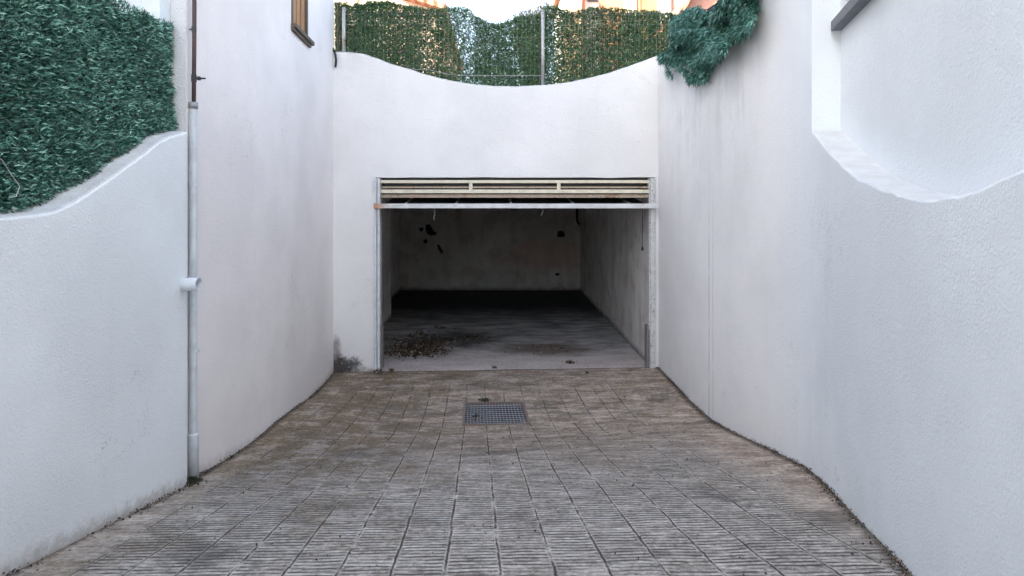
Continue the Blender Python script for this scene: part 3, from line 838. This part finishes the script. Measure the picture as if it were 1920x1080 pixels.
# moss clump at the foot of the pipe
def leaves(name, P, D, U, L, Wd, mat, parent=None, droop=0.25, fold=0.3):
    """many small folded leaves; P base points, D directions, U side vectors (n x 3), L lengths, Wd widths"""
    n = len(P)
    D = D / np.linalg.norm(D, axis=1, keepdims=True)
    S = np.cross(D, U); S /= np.maximum(1e-6, np.linalg.norm(S, axis=1, keepdims=True))
    Nn = np.cross(S, D)
    L = L[:, None]; Wd = Wd[:, None]
    mid = P + D * L * 0.45 + Nn * L * 0.10
    tip = P + D * L - np.array([0, 0, 1.0]) * L * droop
    V = np.empty((n, 4, 3))
    V[:, 0] = P; V[:, 1] = mid + S * Wd * 0.5 + Nn * Wd * fold * 0.5; V[:, 2] = tip; V[:, 3] = mid - S * Wd * 0.5 + Nn * Wd * fold * 0.5
    org = np.array(parent.matrix_world.translation) if parent is not None else np.array([P[:, 0].mean(), P[:, 1].mean(), P[:, 2].min()])
    V = (V - org).reshape(-1, 3)
    me = bpy.data.meshes.new(name)
    me.vertices.add(n * 4); me.vertices.foreach_set('co', V.astype(np.float32).ravel())
    me.loops.add(n * 4); me.loops.foreach_set('vertex_index', np.arange(n * 4, dtype=np.int32))
    me.polygons.add(n); me.polygons.foreach_set('loop_start', np.arange(0, n * 4, 4, dtype=np.int32))
    me.polygons.foreach_set('loop_total', np.full(n, 4, dtype=np.int32))
    me.update(calc_edges=True)
    me.materials.append(mat)
    o = bpy.data.objects.new(name, me); link(o)
    if parent is not None: o.parent = parent
    else: o.location = org
    return o

def rvec(n, s=1.0): return RNG.normal(0, s, (n, 3))
def rv(n, a, b): return RNG.uniform(a, b, n)

n = 500
P = np.column_stack([RNG.normal(-1.585, 0.025, n), RNG.normal(2.995, 0.025, n), np.zeros(n)])
P[:, 2] = [gz(a, b) + max(0, 0.03 - 0.4 * math.hypot(a + 1.585, b - 2.995)) * random.random() for a, b in P[:, :2]]
tag(leaves('moss', P, rvec(n) + np.array([0, 0, 1.0]), rvec(n), rv(n, .008, .02), rv(n, .005, .012), MAT['moss'], droop=0.0), 'small clump of dark moss at the foot of the white downpipe', 'moss')

# ---------------------------------------------------------------- hedges
hl = empty('artificial_hedge', (-1.72, 2.2, 1.75), 'large dense teal artificial hedge screen standing on the left wall', 'hedge')
cy_, cz_ = np.array([c[0] for c in cop]), np.array([c[1] for c in cop])
def hedge_left():
    n = 115000
    y = np.concatenate([rv(n * 9 // 10, 1.60, 3.0), rv(n // 10, 0.9, 1.60)])
    n = len(y)
    bot = np.interp(y, cy_, cz_) + 0.01
    top = 2.635 + 0.02 * np.sin(y * 9) + 0.018 * np.sin(y * 23 + 1) - np.clip(y - 2.75, 0, 1) * 0.0 + np.where(y < 2.55, 0.05, 0.0) + np.where(y < 2.33, 0.05, 0)
    z = bot + (top - bot) * RNG.uniform(0, 1, n)
    bul = np.array([0.011 * mnoise.noise(Vector((a * 6, b * 6, 3))) + 0.014 * mnoise.noise(Vector((a * 17, b * 17, 7))) for a, b in zip(y, z)])
    lo = np.clip((z - bot) / 0.12, 0, 1)
    ragged = np.array([mnoise.noise(Vector((a * 7, 0, 3))) for a in y]) * 0.035
    x = -1.695 + bul + (1 - lo) * (0.015 + ragged) + RNG.uniform(-0.03, 0.012, n)
    D = np.array([0.60, 0.50, 0.40]) + rvec(n, 0.62)
    leaves('foliage', np.column_stack([x, y, z]), D, rvec(n), rv(n, .016, .034), rv(n, .0042, .0080), MAT['hedge_teal'], hl, droop=0.08)
    m_ = MB()
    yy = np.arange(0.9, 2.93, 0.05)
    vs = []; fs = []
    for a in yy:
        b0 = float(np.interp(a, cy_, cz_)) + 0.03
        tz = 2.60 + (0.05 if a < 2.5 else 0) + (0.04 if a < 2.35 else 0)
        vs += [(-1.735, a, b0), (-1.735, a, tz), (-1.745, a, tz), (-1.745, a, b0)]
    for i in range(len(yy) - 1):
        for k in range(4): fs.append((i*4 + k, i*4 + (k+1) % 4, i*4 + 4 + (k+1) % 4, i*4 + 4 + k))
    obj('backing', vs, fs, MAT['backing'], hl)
    # sprigs that stand off the top and far edge
    n2 = 1100
    y = rv(n2, 1.8, 3.0); tz = 2.635 + np.where(y < 2.55, 0.05, 0.0) + np.where(y < 2.4, 0.05, 0)
    P = np.column_stack([rv(n2, -1.74, -1.67), y, tz + rv(n2, -0.03, 0.012)])
    leaves('sprigs', P, np.array([0.1, 0.1, 1.0]) + rvec(n2, .45), rvec(n2), rv(n2, .018, .042), rv(n2, .004, .007), MAT['hedge_teal'], hl, droop=0)
hedge_left()
m_ = MB(); m_.tube([(-1.645, 1.80, 1.93), (-1.640, 1.93, 1.885), (-1.635, 1.96, 1.84), (-1.63, 1.99, 1.80), (-1.63, 1.975, 1.765), (-1.63, 1.95, 1.76)], 0.0016, 5)
tag(m_.build('wire', MAT['galv']), 'thin pale loop of wire lying on the teal hedge at the left edge', 'wire')

# ---- fence on the front wall
fence = empty('fence', (0, 6.34, 3.05), 'wire mesh fence with two pale steel posts on the curved front wall', 'fence')
def tX(px, Y=6.34): return (px - CX) * Y / F
def tZ(py, Y=6.34): return EYE + (CY - py) * Y / F
def topz(x): return interp(topc, x)
for px, t in ((645, 17), (1017.5, 21)):
    x = tX(px); mb = MB()
    mb.tube([(x, 6.335, topz(x) - 0.03), (x, 6.335, tZ(t))], 0.0195, 12)
    p_ = mb.build('post', MAT['galv'], fence, smooth=True)
    mb = MB(); mb.tube([(x, 6.335, tZ(t)), (x, 6.335, tZ(t - 1.5))], 0.023, 12)
    mb.build('post_cap', MAT['galv'], p_)
mb = MB(); mb.tube([(tX(632), 6.37, 3.38), (tX(632), 6.37, 3.95)], 0.012, 8); mb.build('post', MAT['old_sill'], fence)
mb = MB()
x0, x1 = tX(636), tX(1256)
nx = int((x1 - x0) / 0.047)
for i in range(nx + 1):
    x = x0 + (x1 - x0) * i / nx
    zt = tZ(21) if x < tX(1010) else tZ(26)
    mb.tube([(x, 6.362, topz(x) + 0.01), (x + 0.002, 6.362, zt)], 0.0016, 4, caps=False)
for z in [tZ(21), tZ(25), tZ(36.5)] + [3.12 + 0.15 * i for i in range(5)]:
    xx = [x0 + (x1 - x0) * i / 60 for i in range(61)]
    run = []
    for x in xx:
        zz = z + 0.004 * math.sin(x * 3)
        if topz(x) + 0.02 < zz: run.append((x, 6.366, zz))
        else:
            if len(run) > 1: mb.tube(run, 0.0019, 4, caps=False)
            run = []
    if len(run) > 1: mb.tube(run, 0.0019, 4, caps=False)
mb.build('wire_mesh', MAT['wire'], fence)
mb = MB()
pts = [(tX(768), 6.325, tZ(128)), (tX(783), 6.325, tZ(131)), (tX(800), 6.325, tZ(130)), (tX(815), 6.325, tZ(134)), (tX(840), 6.325, tZ(140)), (tX(870), 6.325, tZ(142)), (tX(940), 6.325, tZ(142.5)), (tX(1015), 6.325, tZ(142.5))]
mb.tube(pts, 0.0028, 5); mb.build('tension_wire', MAT['galv'], fence)

hf_top = [(628, 5), (652, 6), (660, 12), (668, 8), (684, 9), (688, 3), (732, 4), (755, 11), (801, 16), (828, 17), (838, 14), (867, 14), (880, 17), (886, 26), (900, 36), (918, 43), (934, 46), (948, 42), (960, 37),
          (970, 32), (1009, 27), (1014, 20), (1022, 12), (1040, 11), (1055, 19), (1074, 24), (1088, 21), (1109, 14), (1169, 17), (1194, 20), (1257, 25), (1275, 32)]
hf = empty('artificial_hedge', (0, 6.4, 3.1), 'green artificial hedge screen with light showing through, fixed to the mesh fence above the garage', 'hedge')
def hedge_front():
    n = 145000
    px = rv(n, 629, 1272)
    x = tX(px, 6.4)
    topy = np.interp(px, [a for a, _ in hf_top], [b for _, b in hf_top])
    zt = tZ(topy, 6.4)
    tx_, tz_ = np.array([a for a, _ in topc]), np.array([b for _, b in topc])
    zb_ = np.interp(x, tx_, tz_) + 0.005
    z = zb_ + (zt - zb_) * RNG.uniform(0, 1, n)
    z += np.array([mnoise.noise(Vector((a * 20, 2, 0))) for a in x]) * 0.02 * ((z - zb_) / (zt - zb_))
    # thin columns and threadbare patches
    keep = np.ones(n, bool)
    for i in range(n):
        col = mnoise.noise(Vector((x[i] * 5.5, 0.3, z[i] * 0.6)))
        pat = mnoise.noise(Vector((x[i] * 1.6 + 3, 1.7, z[i] * 2.2)))
        fin = mnoise.noise(Vector((x[i] * 28, 4.7, z[i] * 22)))
        thin = 0.0 + 0.45 * max(0, col - 0.05) + 0.4 * max(0, pat - 0.05) + 0.85 * max(0, fin - 0.05)
        low = min(1, max(0, (z[i] - zb_[i]) / 0.18))
        if 832 < px[i] < 890: thin += 0.30
        if 1228 < px[i] < 1257: thin += 0.35
        if px[i] > 1257: thin = 0
        if random.random() < min(0.62, thin) * (0.3 + 0.7 * low): keep[i] = False
    P = np.column_stack([x, RNG.uniform(6.372, 6.425, n), z])[keep]
    k = len(P)
    D = np.array([0.0, -0.45, 0.1]) + rvec(k, 0.6)
    leaves('foliage', P, D, rvec(k), rv(k, .022, .036), rv(k, .009, .015), MAT['hedge_green'], hf, droop=0.2)
hedge_front()

# ---- hedge drooping over the right wall
hr = empty('artificial_hedge', (1.6, 4.8, 2.8), 'shaggy blue-green hedge drooping over the top of the right wall', 'hedge')
poly = [(1257, 36), (1270, 29), (1284, 19), (1298, 15), (1312, 13), (1322, 20), (1331, 27), (1341, 22), (1350, 3), (1354, -50), (1430, -50), (1421, 5), (1414, 30), (1404, 58), (1392, 74), (1380, 70), (1366, 84),
        (1356, 100), (1346, 116), (1333, 124), (1340, 140), (1330, 153), (1318, 150), (1300, 160), (1288, 152), (1290, 140), (1276, 132), (1264, 146), (1252, 142), (1250, 122), (1240, 118), (1233, 106), (1246, 99), (1257, 92)]
def inpoly(x, y):
    c = np.zeros(len(x), bool)
    for (x1, y1), (x2, y2) in zip(poly, poly[1:] + poly[:1]):
        cond = ((y1 > y) != (y2 > y)) & (x < (x2 - x1) * (y - y1) / (y2 - y1 + 1e-9) + x1)
        c ^= cond
    return c
def hedge_right():
    N = 80000
    px = rv(N, 1230, 1432); py = rv(N, -50, 162)
    ok = inpoly(px, py)
    px, py = px[ok], py[ok]
    n = len(px)
    # bulging surface: hangs clear of the wall in the middle, meets it at the bottom
    den = (px - CX) / F
    dens = np.array([mnoise.noise(Vector((a / 17, b / 17, 0))) for a, b in zip(px, py)])
    low = np.clip((py - 105) / 30, 0, 1) * np.clip((1360 - px) / 20, 0, 1)
    keep = RNG.uniform(0, 1, n) > np.clip(low * (0.62 + dens * 2.2), 0, 0.97)
    px, py, dens, den, low = px[keep], py[keep], dens[keep], den[keep], low[keep]
    n = len(px)
    bulge = 0.07 + 0.06 * np.sin(px / 21.0) * np.cos(py / 15.0) + 0.04 * dens
    X = 1.66 - np.clip(bulge, 0.015, 0.2) * (1 - 0.6 * low) - RNG.uniform(-0.02, 0.03, n)
    X = np.where((py < 55) & (px < 1335), X + 0.12, X)
    Y = X / den
    Z = EYE + (CY - py) * Y / F
    P = np.column_stack([X, Y, Z])
    D = np.array([-0.5, -0.25, -0.1]) + rvec(n, 0.55)
    leaves('foliage', P, D, rvec(n), rv(n, .024, .050), rv(n, .005, .010), MAT['hedge_blue'], hr, droop=0.45)
    # dark inner mat on the wall top
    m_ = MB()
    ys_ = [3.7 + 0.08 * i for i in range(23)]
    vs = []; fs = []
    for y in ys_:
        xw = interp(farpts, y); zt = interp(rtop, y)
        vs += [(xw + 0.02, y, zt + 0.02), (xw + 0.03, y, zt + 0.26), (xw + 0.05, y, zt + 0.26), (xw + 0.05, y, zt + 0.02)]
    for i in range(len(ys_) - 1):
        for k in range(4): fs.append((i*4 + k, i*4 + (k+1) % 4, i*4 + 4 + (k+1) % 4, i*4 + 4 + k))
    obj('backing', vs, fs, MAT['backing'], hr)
hedge_right()

# ---- sunlit shrub behind the fence
sb = empty('shrub', (0.45, 7.6, 2.8), 'yellow and pink tipped shrub behind the fence post in the sun', 'shrub')
def shrub():
    m_ = MB()
    tips = []
    for i in range(26):
        t = i / 25
        px = 965 + 62 * t; py = 34 - 22 * t + random.uniform(-6, 6)
        if i % 6 == 0: py -= 5
        Y = 7.6 + random.uniform(-0.2, 0.2)
        tip = Vector(((px - CX) * Y / F, Y, EYE + (CY - py) * Y / F))
        base = Vector((0.42 + random.uniform(-0.1, 0.1), 7.6 + random.uniform(-0.1, 0.1), 2.8))
        m_.tube([base, base.lerp(tip, 0.5) + Vector((random.uniform(-.05, .05), 0, 0.05)), tip], 0.006, 5, radii=[0.010, 0.006, 0.003])
        tips.append((base, tip))
    m_.build('stems', MAT['rust_rod'], sb)
    P = []; D = []
    for b, t in tips:
        for j in range(120):
            s = random.uniform(0.45, 1.0)
            p = b.lerp(t, s) + Vector([random.gauss(0, 0.025) for _ in range(3)])
            P.append(p[:]); D.append([random.gauss(0, .5), random.gauss(0, .5), 0.7 + random.gauss(0, .3)])
    n = len(P)
    leaves('foliage', np.array(P), np.array(D), rvec(n), rv(n, .03, .06), rv(n, .012, .02), MAT['leaf_yellow'], sb, droop=0)
shrub()

# ---- black hose at the top of the left corner
mb = MB(); hy = 6.235
def hp(px, py): return ((px - CX) * hy / F, hy, EYE + (CY - py) * hy / F)
mb.tube([hp(623.5, 90), hp(624.5, 94), hp(627, 97), hp(629, 103), hp(630, 112), hp(629.5, 120), hp(629, 126)], 0.0115, 8)
tag(mb.build('hose', MAT['black'], smooth=True), 'short black hose hanging in the corner beside the left house wall', 'hose')

# ---------------------------------------------------------------- floor drain
dr = empty('drain_grate', (0, 4.9, 0), 'square galvanised drain grate set in the ramp paving', 'drain')
def gp(u, y, dz=0.0):
    x = u + SH * (y - 1.823); return (x, y, gz(x, y) + dz)
def strip_box(m_, ua, ub, ya, yb, z0, z1, n=1):
    for i in range(n):
        u0 = ua + (ub - ua) * i / n; u1 = ua + (ub - ua) * (i + 1) / n
        vs = [gp(u, y, z) for u in (u0, u1) for y in (ya, yb) for z in (z0, z1)]
        m_.add(vs, [(0, 1, 3, 2), (4, 6, 7, 5), (0, 4, 5, 1), (2, 3, 7, 6), (0, 2, 6, 4), (1, 5, 7, 3)])
u0, u1, y0, y1 = GR['u0'], GR['u1'], GR['y0'], GR['y1']
mb = MB()
strip_box(mb, u0 - 0.012, u0 + 0.010, y0 - 0.012, y1 + 0.012, -0.03, 0.006); strip_box(mb, u1 - 0.010, u1 + 0.012, y0 - 0.012, y1 + 0.012, -0.03, 0.006)
strip_box(mb, u0 + 0.0105, u1 - 0.0105, y0 - 0.012, y0 + 0.010, -0.03, 0.006); strip_box(mb, u0 + 0.0105, u1 - 0.0105, y1 - 0.010, y1 + 0.012, -0.03, 0.006)
MAT['drain_frame'] = paint('rusty_frame', (0.20, 0.17, 0.155), 0.7, 0.3, rust=0.7)
MAT['grate'] = paint('grate_steel', (0.42, 0.43, 0.45), 0.5, 0.35, chips=0.5)
mb.build('frame', MAT['drain_frame'], dr)
mb = MB()
for i in range(1, 19):
    u = u0 + (u1 - u0) * i / 19
    for j in range(6):
        ya = y0 + 0.012 + (y1 - y0 - 0.024) * j / 6; yb = y0 + 0.012 + (y1 - y0 - 0.024) * (j + 1) / 6
        strip_box(mb, u - 0.0016, u + 0.0016, ya, yb, -0.012, 0.001)
for j in range(1, 11):
    y = y0 + (y1 - y0) * j / 11
    strip_box(mb, u0 + 0.011, u1 - 0.011, y - 0.002, y + 0.002, -0.008, -0.001)
mb.build('grid', MAT['grate'], dr)
mb = MB()
for (ua, ub, ya, yb) in ((u0 - .02, u0, y0, y1), (u1, u1 + .02, y0, y1), (u0, u1, y0 - .02, y0), (u0, u1, y1, y1 + .02)):
    strip_box(mb, ua, ub, ya, yb, -0.35, -0.031)
strip_box(mb, u0, u1, y0, y1, -0.36, -0.16)
MAT['pit'] = paint('silted_pit', (0.03, 0.03, 0.034), 0.9)
mb.build('pit', MAT['pit'], dr)
# litter caught on the grate and a tuft behind it
def clump(name, x, y, z, r, n, mat, label, cat, up=0.6, L=(.01, .025), group=None):
    P = np.column_stack([RNG.normal(x, r, n), RNG.normal(y, r * 0.7, n), z + np.abs(RNG.normal(0, r * 0.35, n))])
    o = leaves(name, P, rvec(n) + np.array([0, 0, up]), rvec(n), rv(n, *L), rv(n, L[0] * .5, L[1] * .5), mat, droop=0)
    return tag(o, label, cat, group)
clump('moss', -0.02 - 0.12, 5.24, 0.005, 0.022, 160, MAT['moss'], 'small dark moss tuft on the far edge of the drain grate', 'moss')
clump('dead_leaf', -0.20, 4.80, 0.02, 0.010, 26, MAT['leaf_dry'], 'brown dead leaf lying on the drain grate', 'leaf', 0.2, (.015, .03))

# grit, moss and crumbs of plaster gathered along the feet of the walls
def grit():
    P = []
    for _ in range(5200):
        y = random.uniform(1.0, 6.2)
        if mnoise.noise(Vector((y * 4, 2.2, 0))) < random.uniform(-0.5, 0.3): continue
        d = abs(random.gauss(0, 0.022))
        if random.random() < 0.6:
            x = (slant(y) if y < 3.02 else interp(farpts, y)) - d
        else:
            x = (-1.58 if y < 2.95 else -1.467 - 0.05 * y) + d
        P.append((x, y, gz(x, y) + 0.001 + max(0, 0.012 - d * 0.4) * random.random()))
    for _ in range(900):
        x, y = random.uniform(-1.4, 1.5), random.uniform(1.7, 6.1)
        P.append((x, y, gz(x, y) + 0.001))
    P = np.array(P); n = len(P)
    o = leaves('grit', P, rvec(n) + np.array([0, 0, .35]), rvec(n), rv(n, .004, .014), rv(n, .003, .010), MAT['leaf_dry'], droop=0)
    tag(o, 'loose grit and crumbs along the feet of the ramp walls', 'grit', kind='stuff')
grit()

# ---------------------------------------------------------------- leaf litter on the garage floor
def litter():
    P = []
    for cx, cy, sx, sy, n in ((-1.02, 7.02, 0.17, 0.13, 950), (-1.12, 7.35, 0.13, 0.16, 330), (-0.86, 7.35, 0.10, 0.20, 260), (-0.45, 7.7, 0.14, 0.16, 120), (0.55, 7.1, 0.25, 0.1, 40), (-1.0, 7.9, 0.25, 0.25, 60)):
        for _ in range(n):
            x, y = random.gauss(cx, sx), random.gauss(cy, sy)
            if x < -1.24 and y < 6.6 or x < -1.5: continue
            P.append((x, y, 0.008 + abs(random.gauss(0, 0.008))))
    for _ in range(9):        # loose heaps
        cx, cy = random.uniform(-1.25, -0.75), random.uniform(7.4, 8.4)
        for _ in range(28): P.append((random.gauss(cx, 0.028), random.gauss(cy, 0.045), 0.008 + abs(random.gauss(0, 0.01))))
    P = np.array(P); n = len(P)
    D = rvec(n) * np.array([1, 1, 0.35])
    o = leaves('leaf_litter', P, D, np.array([0, 0, 1.0]) + rvec(n, .4), rv(n, .02, .05), rv(n, .012, .03), MAT['leaf_dry'], droop=0)
    tag(o, 'brown dead leaves and dirt strewn inside the left of the garage', 'leaf litter', kind='stuff')
litter()
for px, py, r, lab in ((710, 698, 0.026, 'dark clump of dead leaves at the foot of the left door jamb'), (735, 696, 0.014, 'small dead leaf just right of the clump at the left jamb'),
                       (926, 690.5, 0.012, 'tiny dead leaf on the threshold above the drain'), (1068, 681, 0.024, 'dead leaf lying inside the threshold on the right'), (1100, 702, 0.010, 'small dark dead leaf on the paving outside the right of the doorway')):
    Y = EYE * F / (py - CY); clump('dead_leaf', (px - CX) * Y / F, Y - 0.02, 0.012, r, int(3200 * r), MAT['leaf_dry'], lab, 'leaf', 0.1, (.014, .034), 'dead leaves around the threshold')

# ---------------------------------------------------------------- houses beyond
def at(px, py, Y): return ((px - CX) * Y / F, Y, EYE + (CY - py) * Y / F)
ho = empty('house', (3.5, 17, 2.8), 'white and orange house with brown shutters in the sun behind the hedge on the right', 'house')
Y = 17.0
def X_(px): return (px - CX) * Y / F
def slab(name, pa, pb, z0, z1, mat, dy, parent=ho, th=0.12):
    m_ = MB(); m_.box(X_(pa), X_(pb), Y - dy, Y - dy + th, z0, z1); return m_.build(name, mat, parent)
m_ = MB(); m_.box(X_(1082), X_(1300), Y, Y + 7, 2.6, 9.5); m_.build('wall', MAT['white_wall'], ho)
m_ = MB(); m_.box(X_(1070) , X_(1300), Y - 0.3, Y + 7.3, 9.5, 9.7); m_.build('roof', MAT['tiles'], ho)
o = slab('orange_panel', 1123, 1167, 2.7, 9.0, MAT['terracotta'], 0.05, th=0.06)
slab('pilaster', 1169, 1191, 2.7, 9.4, MAT['cream_wall'], 0.16)
slab('pilaster', 1193, 1199, 2.7, 9.4, MAT['terracotta'], 0.12)
slab('shutter', 1201, 1228, 4.2, 9.0, MAT['wood'], 0.10, th=0.06)
o = slab('window', 1101, 1121, 7.7, 9.0, MAT['glass_dark'], 0.06, th=0.05)
slab('downpipe', 1093, 1096, 2.7, 9.4, MAT['terracotta'], 0.10, th=0.09)
slab('downpipe', 1257, 1261, 2.7, 9.4, MAT['rust_rod'], 0.10, th=0.09)
# lower wing with orange stair wall
m_ = MB(); m_.add([at(1057, 24, 16.5), at(1062, 12, 16.5), at(1068, 14, 16.5), at(1080, -30, 16.5), at(1092, -30, 16.5), at(1090, 24, 16.5), at(1090, 200, 16.5), at(1057, 200, 16.5)], [(0, 1, 2, 3, 4, 5, 6, 7)])
vs = list(m_.v); back = [(x, y + 0.4, z) for x, y, z in vs]; nn = len(vs)
m_.v = vs + back; m_.f = [tuple(range(nn)), tuple(range(2 * nn - 1, nn - 1, -1))] + [(i, (i + 1) % nn, (i + 1) % nn + nn, i + nn) for i in range(nn)]
m_.build('stair_wall', MAT['peach_deep'], ho)
# right neighbour: pinkish gable sloping up to the right
hg = empty('house', (5, 14, 2.8), 'salmon pink gable with a dark sloping verge behind the drooping hedge', 'house')
pts = [at(1272, 34, 14), at(1300, -4, 14), at(1400, -130, 14), at(1560, -130, 14), at(1560, 210, 14), at(1272, 210, 14)]
nn = len(pts); back = [(x, y + 5, z) for x, y, z in pts]
m_ = MB(); m_.add(pts + back, [tuple(range(nn)), tuple(range(2 * nn - 1, nn - 1, -1))] + [(i, (i + 1) % nn, (i + 1) % nn + nn, i + nn) for i in range(nn)])
MAT['salmon'] = paint('salmon_wall', (0.50, 0.26, 0.19), 0.9)
m_.build('wall', MAT['salmon'], hg)
m_ = MB(); a, b, c = Vector(at(1270, 36, 14)), Vector(at(1298, -6, 14)), Vector(at(1399, -134, 14))
for p, q in ((a, b), (b, c)):
    d = (q - p).normalized(); nrm_ = Vector((-d.z, 0, d.x)) * 0.08
    vs = []
    for w in (p, q):
        for yy in (-0.25, 5.2):
            vs += [w + Vector((0, yy, 0)), w + nrm_ + Vector((0, yy, 0))]
    m_.add(vs, [(0, 1, 3, 2), (4, 6, 7, 5), (0, 4, 5, 1), (2, 3, 7, 6), (1, 5, 7, 3), (0, 2, 6, 4)])
m_.build('roof', MAT['tiles'], hg)
# cream house on the left with a gabled tile roof
hc = empty('house', (-4, 15, 2.8), 'cream house with an orange tiled roof slope behind the hedge on the left', 'house')
Yc = 15.0
m_ = MB(); m_.box((560 - CX) * Yc / F, (752 - CX) * Yc / F, Yc, Yc + 8, 2.6, 9.5); m_.build('wall', MAT['cream_wall'], hc)
m_ = MB(); m_.box((560 - CX) * Yc / F, (755 - CX) * Yc / F, Yc - 0.3, Yc + 8.3, 9.5, 9.7); m_.build('roof', MAT['tiles'], hc)
m_ = MB(); x = (668 - CX) * Yc / F; m_.tube([(x, Yc - 0.05, 2.7), (x, Yc - 0.05, 9.4)], 0.04, 8); m_.build('downpipe', MAT['cream'], hc)
m_ = MB(); x = (738 - CX) * Yc / F; m_.box(x - .04, x + .04, Yc - 0.06, Yc - 0.002, 2.7, 9.4); m_.build('pilaster', MAT['cream_wall'], hc)
pts = [at(740, -6, Yc - .6), at(780, 1, Yc - .6), at(828, 18, Yc - .6), at(828, 200, Yc - .6), at(740, 200, Yc - .6)]
nn = len(pts); back = [(x, y + 6, z) for x, y, z in pts]
m_ = MB(); m_.add(pts + back, [tuple(range(nn)), tuple(range(2 * nn - 1, nn - 1, -1))] + [(i, (i + 1) % nn, (i + 1) % nn + nn, i + nn) for i in range(nn)])
MAT['peach'] = paint('peach_wall', (0.62, 0.46, 0.36), 0.9)
m_.build('wing_wall', MAT['peach'], hc)
a, b = Vector(at(742, -12, Yc - .9)), Vector(at(834, 17, Yc - .9))
d = (b - a).normalized(); nrm_ = Vector((-d.z, 0, d.x)) * 0.13
vs = []
for w in (a, b):
    for yy in (0, 6.5):
        vs += [w + Vector((0, yy, 0)), w + nrm_ + Vector((0, yy, 0))]
m_ = MB(); m_.add(vs, [(0, 1, 3, 2), (4, 6, 7, 5), (0, 4, 5, 1), (2, 3, 7, 6), (1, 5, 7, 3), (0, 2, 6, 4)])
m_.build('wing_roof', MAT['tiles'], hc)
